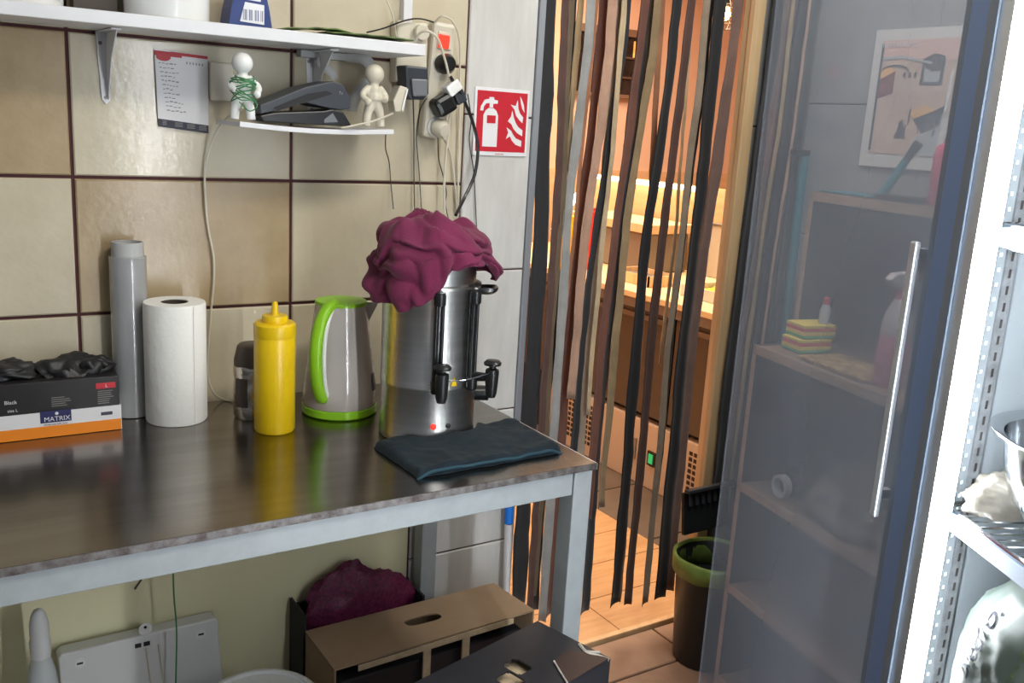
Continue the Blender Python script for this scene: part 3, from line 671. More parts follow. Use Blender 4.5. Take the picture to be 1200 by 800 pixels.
# ================================================================== SHELVES AND WALL THINGS
sh = thing('wall_shelf', (.15, -.08, 1.55), 'long white wall shelf with white metal brackets', 'shelf')
G().bb((-1.0, -.160, 1.547), (.866, -.004, 1.568)).out('shelf_board', 'white_paint', sh, bevel=.0015)
def bracket(x):
    g = G()
    g.prism([(x-.013, -.0015, 1.546), (x+.013, -.0015, 1.546), (x+.007, -.0015, 1.43), (x, -.0015, 1.422), (x-.007, -.0015, 1.43)], (0, -.0025, 0))
    g.prism([(x-.011, -.002, 1.546), (x+.011, -.002, 1.546), (x+.008, -.12, 1.546), (x-.008, -.12, 1.546)], (0, 0, -.0025))
    br = g.out('bracket', 'white_paint', sh, bevel=.0008)
    g = G().prism([(x+.003, -.004, 1.545), (x+.003, -.105, 1.544), (x+.003, -.05, 1.50), (x+.003, -.012, 1.435), (x+.003, -.004, 1.43)], (.002, 0, 0)); g.out('bracket_web', 'white_paint', br)
    for (dx, dz) in ((-.006, -.02), (.008, -.018), (0, -.112)): G().cyl((x+dx, -.0035, 1.546+dz), (x+dx, -.0055, 1.546+dz), .0032).out('screw', 'metal_dim', br)
bracket(.316); bracket(.697); bracket(-.5)
# things on the upper shelf
def tub(cx, cy, r, h, label):
    t = thing('plastic_tub', (cx, cy, 1.5685), label, 'tub')
    G().lathe([(r*.93, 0), (r*.95, .004), (r, h)], (cx, cy, 1.5685), 56).out('tub_body', 'white_gloss', t, smooth=True)
    G().lathe([(r*1.03, h-.012), (r*1.04, h), (r*.9, h+.004)], (cx, cy, 1.5685), 56).out('lid', 'white_plastic', t, smooth=True)
    return t
t = tub(.175, -.078, .072, .12, 'white plastic tub with printed label at the left end of the shelf')
P2 = polar((.175, -.078)); G().grid(lambda u, v: P2(25+u*42, .0712+.003*v, 1.580+.05*v), 8, 3).out('printed_label', 'sign_white', t, thick=.0006)
G().grid(lambda u, v: P2(32+u*20, .0722+.003*v, 1.588+.04*v), 8, 3).out('blue_mark', 'blue_print', t, thick=.0006)
G().grid(lambda u, v: P2(30+u*34, .0718, 1.5815+.004*v), 8, 1).out('label_line', 'ink', t, thick=.0004)
tub(.407, -.080, .073, .15, 'large white plastic tub in the middle of the shelf')
o = G().bb((.262, -.06, 1.5685), (.33, -.02, 1.66)).out('dark_box', 'brown_lid'); tag(o, 'dark box between the two white tubs on the shelf', 'box')
bx = thing('detergent_carton', (.535, -.09, 1.5685), 'blue and white carton with barcode on the shelf', 'carton')
G().prism([(.500, -.125, 1.5685), (.577, -.125, 1.5685), (.572, -.125, 1.60), (.558, -.125, 1.66), (.520, -.125, 1.66), (.505, -.125, 1.60)], (0, .06, 0)).out('carton_body', 'navy_print', bx)
plate([(.519, -.1255, 1.577), (.562, -.1255, 1.575), (.562, -.1255, 1.608), (.528, -.1255, 1.610)], 'sign_white', bx, 'barcode_patch')
g = G()
for k in range(14):
    if k % 4 != 3: g.bb((.5245+.0026*k, -.1262, 1.580), (.5245+.0026*k+(.0013 if k % 3 else .0008), -.1266, 1.598))
g.out('barcode', 'navy_print', bx)
plate([(.530, -.1255, 1.614), (.556, -.1255, 1.613), (.552, -.1255, 1.65), (.536, -.1255, 1.65)], 'sign_white', bx, 'white_print')
for k, (a, b, w_, lb) in enumerate(((.585, .74, .05, 'green and white leaflet lying on the shelf beside the blue carton'), (.67, .85, .09, 'dark green leaflet lying towards the right end of the shelf'))):
    z = 1.5692+.004*k
    o = G().grid(lambda u, v: (a+(b-a)*u, -.15+w_*v+.01*u, z+.010*math.sin(u*2.6)*(1-k*.7)+.003*noise.noise(Vector((u*5, v*3, k)))), 16, 5).out('leaflet', 'green_print', thick=.002); tag(o, lb, 'leaflet')
# note pinned on the wall
nt_ = thing('note_sheet', (.45, -.004, 1.38), 'white order note with handwriting and red heading on the tiles', 'note')
def npt(u, v, y=-.004):   # u right, v up, 0..1
    x = .400+.095*u+.004*(1-v)*(1-u); z = 1.523-.003*u-(1-v)*(.141-.006*(1-u)) ; return (x, y-.003*math.sin(v*3)-.002*math.sin(u*4), z)
G().grid(lambda u, v: npt(u, v), 8, 10).out('sheet', 'paper', nt_, thick=.0006)
def npl(u0, v0, u1, v1, m, nm, y=-.0046): G().grid(lambda u, v: npt(u0+(u1-u0)*u, v0+(v1-v0)*v, y), 6, 3).out(nm, m, nt_, thick=.0003)
npl(0, 0, 1, .105, 'ink', 'footer_band'); npl(.3, .955, 1, .995, 'red_dull', 'header_band'); npl(.0, .93, .5, .99, 'red_dull', 'header_logo')
g = G()
o_ = Vector(npt(.16, .915)); g.lathe([(.0125, -.0005), (.0125, .0012)], o_+Vector((0, -.001, 0)), 24, (0, -1, 0))
for i in range(len(g.v)): g.v[i].z = o_.z+(g.v[i].z-o_.z)*.55
g.out('oval_logo', 'red_dull', nt_)
g = G()
for k in range(12):
    v = .83-.055*k; x_ = .06+.01*k
    for q in range(random.randint(3, 5)):
        wd = random.uniform(.03, .07); p = Vector(npt(x_, v+random.uniform(-.006, .006), -.0050)); g.bb(p, (p.x+.095*wd, p.y-.0002, p.z+.0012+random.uniform(0, .001))); x_ += wd+.02
for k in range(6):
    p = Vector(npt(.58+.06*k, .86, -.005)); g.bb(p, (p.x+.002, p.y-.0002, p.z+.004))
for k in range(4):
    for q in range(3):
        p = Vector(npt(.08+.24*k, .03+.022*q, -.0052)); g.bb(p, (p.x+.014, p.y-.0002, p.z+.0012))
g.out('handwriting', 'ink_grey', nt_)
# lower small shelf held by two figures
ls = thing('small_shelf', (.655, -.085, 1.394), 'small white shelf held between two round headed figures', 'shelf')
G().grid(lambda u, v: (.507+.297*u, -.160+.15*v, 1.400+.006*(1-math.sin(u*math.pi))-.004), 14, 2).out('shelf_board', 'white_paint', ls, thick=.009, bevel=.001)
def man(x, y, z, flip, label):
    m_ = thing('round_headed_figure', (x, y, z), label, 'figurine'); g = G(); s = -1 if flip else 1
    g.ball((x, y, z+.098), .0185)
    g.tube([(x, y, z+.085), (x, y, z+.07), (x, y, z+.05)], [.009, .013, .015], 12)
    g.ball((x, y, z+.055), .0155, sc=(1, .8, 1.3))
    for q in (-1, 1): g.tube([(x+q*.006, y, z+.045), (x+q*.013, y, z+.022), (x+q*.015, y-.001, z+.001)], [.0095, .0085, .008], 12)
    g.tube([(x+.010*s, y, z+.074), (x+.026*s, y-.006, z+.058), (x+.020*s, y-.018, z+.047)], [.007, .0065, .006], 10)
    g.tube([(x-.010*s, y, z+.074), (x-.022*s, y-.002, z+.060), (x-.016*s, y-.016, z+.050)], [.007, .0065, .006], 10)
    g.ball((x+.020*s, y-.019, z+.046), .0072)
    g.out('figure_body', 'cream_plastic' if flip else 'white_gloss', m_, remesh=.0016, loc=None)
    return m_
man(.520, -.135, 1.4085, False, 'white round headed figure wrapped in green wire on the small shelf')
man(.772, -.135, 1.4085, True, 'cream round headed figure at the right end of the small shelf')
random.seed(3)
pts = []
for k in range(40):
    a = k*1.05; pts.append((.520+.024*math.cos(a)*random.uniform(.6, 1.1), -.135-.024*abs(math.sin(a))-.004, 1.462+.020*math.sin(a*.37)+random.uniform(-.006, .006)))
pts += [(.535, -.165, 1.44), (.522, -.17, 1.425), (.505, -.165, 1.44)]
o = G().tube(pts, .0011, 5).out('wire_loops', 'green_wire', smooth=True); tag(o, 'green wire tangled round the left white figure', 'wire')
pts = [(.512, -.163, 1.43), at(262, 142, -.05), at(247, 170, -.02), at(240, 205, -.012), at(243, 260, -.010), at(251, 310, -.010), at(247, 370, -.010), at(243, 430, -.012), at(249, 458, -.02), atz(262, 468, TZ+.003), atz(274, 470, TZ+.003)]
o = G().tube(pts, .0020, 6).out('cord', 'cream_plastic', smooth=True); tag(o, 'thin beige cord hanging down the tiles behind the paper roll', 'cord')
# light switch behind left figure
o = G().bb((.497, -.012, 1.44), (.54, 0, 1.51)).out('socket_plate', 'cream_plastic', bevel=.003); tag(o, 'cream switch plate on the tiles behind the left figure', 'switch')
# card terminal
Y_ = -.150
ctm = thing('card_terminal', at(356, 145, -.11), 'black card payment terminal lying folded on the small shelf', 'card terminal')
def px(x, y, ox=240, s=4.0, Y=Y_): return at(ox+x/s, y/s, Y)
up_ = [(258, 492), (330, 465), (470, 408), (600, 380), (650, 396), (685, 462), (680, 508), (640, 516), (560, 502), (470, 480), (330, 520), (262, 535)]
G().prism([px(*q) for q in up_], (0, .085, 0)).out('terminal_head', 'charcoal', ctm, bevel=.002)
lo_ = [(258, 542), (330, 528), (560, 520), (600, 512), (650, 525), (690, 590), (640, 592), (420, 578), (275, 570)]
G().prism([px(*q) for q in lo_], (0, .085, 0)).out('terminal_base', 'black', ctm, bevel=.002)
G().prism([px(*q, Y=Y_-.001) for q in ((320, 505), (480, 440), (570, 425), (600, 440), (520, 465), (340, 520))], (0, .002, 0)).out('side_groove', 'black_matt', ctm)
G().prism([px(*q, Y=Y_-.001) for q in ((560, 560), (600, 530), (625, 572), (560, 575))], (0, .002, 0)).out('side_panel', 'grey_plastic', ctm)
text('Tc', .008, px(628, 442, Y=Y_-.0005), (1, 0, 0), (0, 0, 1), 'ink_grey', ctm)
# curly grey hooks under the shelf
hk = thing('curled_hook_rail', (.72, -.03, 1.43), 'curled grey plastic hooks under the shelf behind the card terminal', 'hook')
G().tube([px(520, 268, Y=-.03), px(560, 262, Y=-.035), px(540, 295, Y=-.04), px(590, 335, Y=-.04), px(610, 370, Y=-.04)], .008, 8, flat=.35, up=(0, 1, 0)).out('short_hook', 'grey_hook', hk, smooth=True)
G().tube([px(660, 262, Y=-.03), px(745, 275, Y=-.04), px(785, 330, Y=-.045), px(755, 400, Y=-.045), px(705, 460, Y=-.04), px(690, 520, Y=-.03)], .0115, 8, flat=.3, up=(0, 1, 0)).out('long_hook', 'grey_hook', hk, smooth=True)
G().bb((.665, -.03, 1.532), (.80, -.006, 1.545)).out('hook_bar', 'grey_hook', hk)
# white adapter next to the right figure
o = thing('small_adapter', at(470, 118, -.09), 'grey white adapter block beside the cream figure', 'adapter')
G().prism([at(461, 118, -.09), at(469, 100, -.09), at(478, 103, -.09), at(470, 131, -.09), at(463, 131, -.09)], (0, .03, 0)).out('adapter_body', 'cream_plastic', o, bevel=.002)
G().prism([at(470, 128, -.091), at(476, 105, -.091), at(478, 104, -.091), at(472, 131, -.091)], (0, -.002, 0)).out('adapter_face', 'white_gloss', o)
# sockets and conduit
o = thing('wall_socket', (.90, 0, 1.5), 'white double wall socket behind the right end of the shelf', 'socket')
G().bb((.865, -.035, 1.50), (.935, 0, 1.62)).out('socket_box', 'cream_plastic', o, bevel=.004)
G().cyl((.915, -.035, 1.60), (.915, -.05, 1.60), .016).out('plug', 'cream_plastic', o, bevel=.002)
o = G().bb((.885, -.02, 1.62), (.905, 0, 2.3)).out('cable_trunking', 'white_paint', bevel=.002); tag(o, 'white vertical cable trunking above the wall socket', 'trunking')
# plug-in transformer
o = thing('power_adapter', at(490, 100, -.07), 'dark grey plug in transformer just under the shelf end', 'adapter')
G().prism([at(475, 76, -.075), at(502, 79, -.075), at(503, 110, -.075), at(497, 117, -.075), at(482, 117, -.075), at(477, 110, -.075)], (0, .05, 0)).out('adapter_body', 'charcoal', o, bevel=.004)
G().prism([at(481, 92, -.0755), at(500, 93, -.0755), at(500, 113, -.0755), at(483, 113, -.0755)], (0, -.006, 0)).out('adapter_face', 'grey_plastic', o, bevel=.004)
# power strip
ps = thing('power_strip', (.965, 0, 1.39), 'cream power strip with glowing red switch and several plugs', 'power strip')
A_ = Vector((.967, -.018, 1.508)); R_ = Matrix.Rotation(math.radians(4), 3, 'Y')
G().box(A_, (.054, .034, .236), R_).out('strip_body', 'cream_plastic', ps, bevel=.008)
q = lambda dx, dz, dy=0: A_+R_@Vector((dx, -.017+dy, dz))
sw = G().box(q(.0, .082), (.034, .006, .036), R_).out('switch_surround', 'cream_plastic', ps, bevel=.003)
G().box(q(-.003, .080, -.004), (.025, .006, .028), R_).out('rocker_switch', 'red_led', sw, bevel=.002)
for dz in (.035, -.095): G().cyl(q(0, dz), q(0, dz, -.004), .021, n=28).out('socket_ring', 'white_plastic', ps, smooth=True)
def plug(c0, r, l, m, tilt, label, nm='plug'):
    o = thing(nm, c0, label, 'plug')
    G().lathe([(r, 0), (r, l*.6), (r*.7, l), (r*.5, l*1.02)], c0, 24, tilt).out('plug_body', m, o, smooth=True)
    return o
plug(q(0, .035, -.006), .0205, .028, 'black', (.0, -1, 0), 'round black plug in the power strip under the red switch')
plug(q(0, -.094, -.006), .0185, .024, 'cream_plastic', (.35, -1, -.3), 'cream plug in the lowest socket of the power strip')
o = thing('white_usb_charger', q(.012, -.010, -.03), 'white charger block tilted on the power strip', 'charger'); G().box(q(.012, -.012, -.03), (.034, .03, .024), Matrix.Rotation(math.radians(-38), 3, 'Y')).out('charger_body', 'white_gloss', o, bevel=.004)
o = thing('black_charger', q(0, -.05, -.03), 'glossy black charger plugged low in the power strip', 'charger')
G().box(q(.0, -.048, -.022), (.046, .040, .040), Matrix.Rotation(math.radians(-30), 3, 'Y')).out('charger_body', 'black', o, bevel=.009)
G().box(q(.034, -.026, -.020), (.024, .026, .030), Matrix.Rotation(math.radians(-30), 3, 'Y')).out('charger_nose', 'charcoal', o, bevel=.003)
def cable(pts, r, m, label, extra=None):
    o = G().tube([at(*p) if len(p) == 3 and p[0] > 3 else Vector(p) for p in pts], r, 7).out('cable', m, smooth=True); return tag(o, label, 'cable')
cable([(528, 90, -.075), (545, 120, -.06), (556, 150, -.045), (560, 175, -.04), (556, 205, -.04), (545, 230, -.05), (534, 252, -.09)], .0036, 'black', 'thick black cable curving from the power strip to the urn')
cable([(487, 50, -.06), (491, 40, -.07), (500, 36, -.08), (512, 44, -.08), (519, 62, -.075), (525, 85, -.07), (528, 110, -.06), (526, 150, -.05), (521, 200, -.04), (521, 250, -.05)], .0026, 'cream_plastic', 'beige cable looping over the power strip and hanging down')
cable([(510, 26, -.03), (518, 19, -.05), (530, 25, -.05), (538, 45, -.04), (539, 80, -.02), (538, 150, -.015), (537, 200, -.015), (537, 252, -.02)], .0022, 'cream_plastic', 'thin beige cable arching round the right of the power strip')
cable([(430, 38, -.06), (450, 33, -.05), (475, 24, -.045), (492, 22, -.04), (508, 26, -.03)], .0016, 'black', 'thin black cable running from the shelf to the power strip')
cable([(453, 0, -.03), (460, 18, -.03), (466, 50, -.03), (471, 75, -.03), (472, 100, -.05)], .0020, 'cream_plastic', 'beige cable dropping from above behind the shelf end')
cable([(484, 117, -.05), (485, 150, -.02), (485, 200, -.012), (486, 250, -.02)], .0013, 'black', 'thin black wire hanging straight below the dark transformer')
cable([(500, 115, -.05), (492, 130, -.03), (488, 160, -.015), (491, 200, -.012), (494, 250, -.02)], .0013, 'black', 'second thin black wire hanging beside the transformer wire')
cable([(513, 158, -.04), (514, 185, -.02), (519, 205, -.012), (523, 225, -.012), (522, 240, -.012), (527, 262, -.03)], .0012, 'black', 'thin black wire wandering below the power strip')
cable([(512, 152, -.05), (523, 168, -.03), (530, 190, -.015), (534, 225, -.015), (536, 255, -.02)], .0020, 'cream_plastic', 'beige cable from the lowest plug of the power strip')
cable([(548, 110, -.03), (552, 140, -.012), (550, 165, -.01), (555, 200, -.01), (557, 235, -.01), (559, 280, -.012)], .0013, 'black', 'thin black wire hanging beside the fire sign')
cable([(452, 158, -.05), (452, 175, -.02), (456, 190, -.012), (458, 215, -.012), (461, 245, -.02)], .0012, 'black', 'thin black wire hanging below the cream figure')
cable([(400, 150, -.165), (415, 147, -.170), (440, 141, -.165), (460, 133, -.12)], .0018, 'cream_plastic', 'beige cable lying on the small shelf beside the terminal')
cable([(203, 670, -.10), (204, 700, -.10), (207, 740, -.10), (206, 800, -.10), (206, 840, -.10)], .0016, 'green_wire', 'thin dark cable hanging below the table in front of the white panel')
o = G().tube([at(167, 677, -.3), at(158, 690, -.3)], .0018, 5).out('loose_wire', 'brown_card'); tag(o, 'short red brown wire end poking out under the table rail', 'wire')
# fire extinguisher sign
fs = thing('fire_sign', (1.143, -.001, 1.358), 'red and white fire extinguisher sign on the marble tiles', 'sign')
G().bb((1.071, -.0035, 1.358), (1.214, -.0005, 1.505)).out('sign_plate', 'sign_white', fs, bevel=.0008)
G().bb((1.077, -.0042, 1.367), (1.208, -.0035, 1.498)).out('red_field', 'red', fs)
def S(u, v): return (1.077+.131*u, -.0042, 1.367+.131*v)
plate([S(*p) for p in ((.13, .08), (.42, .08), (.42, .60), (.38, .68), (.32, .72), (.23, .72), (.17, .68), (.13, .60))], 'sign_white', fs, 'extinguisher_body')
plate([Vector(S(*p))+Vector((0, -.0007, 0)) for p in ((.20, .47), (.37, .47), (.37, .60), (.20, .60))], 'red', fs, 'extinguisher_label')
plate([S(*p) for p in ((.24, .73), (.31, .73), (.31, .79), (.40, .80), (.40, .85), (.33, .86), (.32, .90), (.23, .90), (.23, .87), (.14, .85), (.07, .74), (.06, .67), (.12, .67), (.13, .74), (.17, .79), (.24, .80))], 'sign_white', fs, 'extinguisher_valve')
for fl_ in (((.60, .22), (.68, .27), (.72, .20), (.80, .13), (.92, .10), (.92, .20), (.80, .24), (.74, .30), (.70, .36), (.60, .42), (.64, .33)),
            ((.62, .52), (.70, .47), (.74, .40), (.82, .33), (.93, .28), (.93, .38), (.84, .43), (.78, .50), (.74, .58), (.70, .70), (.68, .60)),
            ((.66, .80), (.74, .72), (.78, .62), (.85, .55), (.92, .50), (.93, .60), (.86, .66), (.82, .74), (.80, .88), (.76, .78)),
            ((.84, .95), (.87, .82), (.90, .74), (.95, .68), (.93, .80), (.88, .90))):
    plate([S(*p) for p in fl_], 'sign_white', fs, 'flame')
text('EN ISO 7010', .004, (1.13, -.0036, 1.3605), (1, 0, 0), (0, 0, 1), 'red', fs)
# mop handle by the door frame
mp_ = thing('mop_handle', (1.205, -.04, 0), 'white mop handle with blue grip beside the door frame', 'mop')
G().cyl((1.212, -.042, 0), (1.208, -.032, .47), .0095).out('pole', 'white_paint', mp_, smooth=True)
G().cyl((1.208, -.032, .465), (1.207, -.030, .57), .0115).out('grip', 'blue', mp_, smooth=True, bevel=.003)

# ================================================================== UNDER THE TABLE
rk = thing('low_crate', (.18, -.09, 0), 'grey crate standing on the floor under the white panel', 'crate')
g = G(); g.bb((-.1, -.17, .185), (.52, -.01, .20)); g.bb((-.1, -.17, 0), (-.085, -.01, .185)); g.bb((.505, -.17, 0), (.52, -.01, .185)); g.bb((-.1, -.02, 0), (.52, -.01, .185)); g.out('crate_body', 'grey_plastic', rk)
pn = thing('white_plastic_panel', (.34, -.035, .2), 'white plastic device panel with keyhole slots leaning under the table', 'panel')
bl = at(82, 822, -.05); tl_ = at(70, 748, -.05); tr_ = at(250, 708, -.05); br_ = at(260, 800, -.05)
def pq(u, v, y=0): return (Vector((.190, -.05+y, .201)) * (1-u)*(1-v)+Vector((.500, -.05+y, .201))*u*(1-v)+Vector((.186, -.05+y, .395))*(1-u)*v+Vector((.487, -.05+y, .398))*u*v)
G().prism([pq(0, 0), pq(1, 0), pq(1, .96), pq(.985, 1), pq(.02, 1), pq(0, .96)], (0, .035, 0)).out('panel_body', 'white_plastic', pn, bevel=.003)
for u, v in ((.12, .86), (.88, .86)):
    o_ = pq(u, v, -.0005)
    kk = G().cyl(o_, o_+Vector((0, -.0012, 0)), .0105, n=24).out('keyhole_ring', 'white_gloss', pn, bevel=.0004)
    G().box(o_+Vector((0, -.0014, 0)), (.011, .0008, .004)).out('keyhole_slot', 'black_matt', kk)
for u in (.475, .53): G().box(pq(u, .90, -.001), (.012, .002, .009)).out('port', 'black_matt', pn, bevel=.0005)
for u in (.52, .60): G().tube([pq(u, .86, -.002), pq(u+.015, .4, -.002), pq(u+.02, .02, -.002)], .0016, 6).out('moulded_line', 'cream_plastic', pn)
G().cyl((.345, -.048, .408), (.345, -.046, .408), .013, n=24).out('hanging_tab', 'white_gloss', pn)
G().cyl((.345, -.049, .412), (.345, -.047, .412), .003).out('tab_hole', 'black_matt', pn)
b = thing('spray_bottle', (.135, -.10, .2), 'translucent white bottle with rounded cap under the table', 'bottle')
G().lathe([(.026, 0), (.028, .004), (.028, .16), (.023, .20), (.0165, .225), (.0165, .232)], (.152, -.10, .2005), 28).out('bottle_body', 'translucent_white', b, smooth=True)
G().lathe([(.0172, .230), (.0178, .262), (.016, .266), (.0165, .275), (.0165, .295), (.013, .312), (.008, .322), (.003, .325)], (.152, -.10, .2005), 28).out('rounded_cap', 'white_plastic', b, smooth=True)
b = thing('white_bucket', (.495, -.315, 0), 'round white bucket with lid standing under the table', 'bucket')
G().lathe([(.085, 0), (.103, .352)], (.492, -.315, 0), 48).out('bucket_body', 'white_plastic', b, smooth=True)
G().lathe([(.105, .345), (.110, .346), (.110, .358), (.106, .361), (.099, .361), (.097, .355), (.01, .355)], (.492, -.315, 0), 56).out('lid', 'white_gloss', b, smooth=40)
# dark crate with mesh sack
ck = thing('dark_crate', (.80, -.08, 0), 'dark crate holding the burgundy mesh sack against the yellow wall', 'crate')
g = G(); X0, X1, Y0, Y1, H_ = .655, .945, -.100, -.012, .385
g.bb((X0, Y0, 0), (X0+.006, Y1, H_)); g.bb((X1-.006, Y0, 0), (X1, Y1, H_-.02)); g.bb((X0, Y1-.005, 0), (X1, Y1, H_-.015)); g.bb((X0, Y0, 0), (X1, Y0+.005, H_-.06)); g.bb((X0, Y0, 0), (X1, Y1, .01))
g.out('crate_body', 'black_matt', ck)
def sack(u, v):
    a = 2*math.pi*u; t = math.pi*v; d = Vector((math.cos(a)*math.sin(t), math.sin(a)*math.sin(t), math.cos(t)))
    n = 1+.22*noise.noise(d*2.4+Vector((2, 5, 1)))+.10*abs(noise.noise(d*6))
    hump = 1+.15*math.cos(a-math.pi*.9)
    return (.800+d.x*.130*n, -.055+d.y*.036*n, .34+d.z*.105*n*(hump if d.z > 0 else 1))
o = G().grid(sack, 56, 34, cu=True).out('mesh_sack', 'mesh_bag', smooth=True); tag(o, 'burgundy mesh sack bulging from the crate under the table', 'sack')
# cardboard carrier box
cb = thing('cardboard_carrier', (.895, -.19, 0), 'brown cardboard carrier box with oval handle hole under the table', 'box')
z1 = .352; bA = Vector((.655, -.108, z1)); bB = Vector((1.130, -.100, z1)); bC = Vector((1.147, -.252, z1)); bD = Vector((.655, -.272, z1))
def bl2(u, v): return bA*(1-u)*(1-v)+bB*u*(1-v)+bD*(1-u)*v+bC*u*v
# top flap with a real handle slot
hu0, hu1, hv0, hv1 = .42, .60, .36, .56
g = G(); N_ = 28
hole = []
for i in range(N_):
    a = 2*math.pi*i/N_; cu_, cv_ = math.cos(a), math.sin(a)
    uu = (hu0+hu1)/2+(hu1-hu0)/2*math.copysign(abs(cu_)**.5, cu_); vv = (hv0+hv1)/2+(hv1-hv0)/2*math.copysign(abs(cv_)**.8, cv_)
    vv += .10*(uu-.5); hole.append((uu, vv))
outer = []
for (uu, vv) in hole:
    du, dv = uu-.51, vv-.46; s = min((.51 if du < 0 else .49)/max(abs(du), 1e-5), (.46 if dv < 0 else .54)/max(abs(dv), 1e-5)); outer.append((.51+du*s, .46+dv*s))
for cu_, cv_ in ((0, 0), (1, 0), (1, 1), (0, 1)):
    i = min(range(N_), key=lambda k: (outer[k][0]-cu_)**2*9+(outer[k][1]-cv_)**2); outer[i] = (cu_, cv_)
V = [bl2(*p) for p in hole]+[bl2(*p) for p in outer]
g.add(V, [(i, (i+1) % N_, N_+(i+1) % N_, N_+i) for i in range(N_)])
g.out('top_flap', 'cardboard', cb, thick=.004)
g = G(); dn = Vector((0, 0, -.349))
g.prism([bA, bD, bD+dn, bA+dn], (.004, 0, 0)).prism([bB, bC, bC+dn, bB+dn], (-.004, 0, 0)).prism([bA, bB, bB+dn, bA+dn], (0, -.004, 0))
g.out('side_walls', 'cardboard', cb)
G().prism([bD+dn, bC+dn, bB+dn, bA+dn], (0, 0, .004)).out('bottom', 'cardboard', cb)
G().bb((.665, bD.y, 0.001), (1.13, bD.y+.004, .16)).out('front_wall', 'cardboard', cb)
G().prism([bD+Vector((.05, -.002, -.001)), bD+(bC-bD)*.88+Vector((0, -.002, -.001)), bD+(bC-bD)*.88+Vector((0, -.002, -.014)), bD+Vector((.05, -.002, -.014))], (0, -.002, 0)).out('folded_edge', 'cardboard_edge', cb)
g = G()
for x in (.86, .955): g.bb((x, -.262, .16), (x+.018, -.258, .345))
g.out('divider', 'cardboard_edge', cb)
G().prism([Vector((.668, -.250, .006)), Vector((1.125, -.240, .006)), Vector((1.122, -.118, .006)), Vector((.668, -.122, .006))], (0, 0, .30)).out('dark_interior_fill', 'black_card', cb, bevel=.004)  # black block added to stand in for shade inside the open box
for k, x in ():
    o = G().lathe([(.03, 0), (.034, .004), (.034, .20), (.02, .235), (.014, .24), (.014, .27)], (x, -.19, .006), 20).out('dark_bottle', 'black', smooth=True)
    tag(o, 'dark bottle inside the brown cardboard carrier box', 'bottle', 'bottles in the cardboard carrier')
# black cardboard box
kb = thing('black_box', (.71, -.757, 0), 'black cardboard box with two cut out holes in front of the carrier', 'box')
z2 = .585
k1 = Vector((.883, -.632, z2)); k2 = Vector((.924, -.786, z2)); k3 = Vector((.50, -.728, z2)); k4 = Vector((.541, -.882, z2))
dn = Vector((0, 0, -.583))
kc = (k1+k2+k3+k4)/4
def kpt(u, v): return k3*(1-u)*(1-v)+k1*u*(1-v)+k4*(1-u)*v+k2*u*v
g = G(); n_ = 12
# top with cells removed for two holes
cells = set()
us = [i/120 for i in range(121)]; vs_ = [i/44 for i in range(45)]
def inhole(u, v): return any(((u-a)/.042)**4+((v-b)/.125)**4 < 1 for a, b in ((.575, .58), (.665, .47)))
for i in range(120):
    for j in range(44):
        if not inhole((us[i]+us[i+1])/2, (vs_[j]+vs_[j+1])/2): g.add([kpt(us[i], vs_[j]), kpt(us[i], vs_[j+1]), kpt(us[i+1], vs_[j+1]), kpt(us[i+1], vs_[j])], [(0, 1, 2, 3)])
g.out('top_flap', 'black_card', kb, thick=.003)
g = G(); g.prism([k1, k2, k2+dn, k1+dn], (-.003, 0, 0)).prism([k3, k4, k4+dn, k3+dn], (.003, 0, 0)).prism([k3, k1, k1+dn, k3+dn], (0, -.003, 0)).prism([k4, k2, k2+dn, k4+dn], (0, .003, 0)).out('side_walls', 'black_card', kb)
G().prism([kpt(.47, .20)-Vector((0, 0, .014)), kpt(.80, .15)-Vector((0, 0, .014)), kpt(.78, .85)-Vector((0, 0, .014)), kpt(.47, .90)-Vector((0, 0, .014))], (0, 0, -.004)).out('inner_card', 'cardboard_edge', kb)
fp = [kpt(.72, 1.0), kpt(.80, .66), kpt(.90, .62), kpt(.965, .80), kpt(.985, 1.0)]
G().prism([p+Vector((0, 0, .002)) for p in fp], (0, 0, .002)).out('brown_flap', 'brown_card', kb)
G().tube([p+Vector((0, 0, .004)) for p in fp[:2]], .0016, 6, smooth=False).out('torn_edge', 'cardboard_torn', kb)
G().tube([k1*.0+kpt(.985, .62)+Vector((0, 0, .002)), kpt(.955, .78)+Vector((.0, 0, .003)), kpt(.975, .9)+Vector((0, 0, .002)), kpt(.99, 1.0)], .003, 6).out('torn_edge', 'cardboard_torn', kb)
G().tube([kpt(.955, .76)+Vector((0, 0, .003)), kpt(1.0, .86)+Vector((0, 0, .002))], .0028, 6, smooth=False).out('torn_edge', 'cardboard_torn', kb)

# ================================================================== SHELF UNIT AND RIGHT CORNER
an = math.radians(11.2)
OU = Vector((1.708, -.300, 0)); U = Vector((-math.sin(an), -math.cos(an), 0)); Vd = Vector((math.cos(an), -math.sin(an), 0)); RU = Matrix(((Vd.x, -U.x, 0), (Vd.y, -U.y, 0), (0, 0, 1)))
def SU(u, d, z): return OU+U*u+Vd*d+Vector((0, 0, z))
def sbox(g, u0, u1, d0, d1, za, zb):
    return g.prism([SU(u0, d0, za), SU(u1, d0, za), SU(u1, d1, za), SU(u0, d1, za)], (0, 0, zb-za))
su = thing('shelf_unit', SU(.3, .18, 0), 'dark open shelf unit with oak edges in the right corner', 'shelf')
LEN = .62; DP = .34
for z, d0, nm in ((.04, 0, 'board'), (.30, 0, 'board'), (.575, 0, 'board'), (.925, 0, 'board'), (1.295, .11, 'board')):
    b_ = sbox(G(), .012, LEN, d0+.002, DP, z, z+.020).out('shelf_board', 'oak_board', su)
    sbox(G(), .0, LEN, d0, d0+.002, z-.001, z+.021).out('board_edge', 'oak_edge', b_)
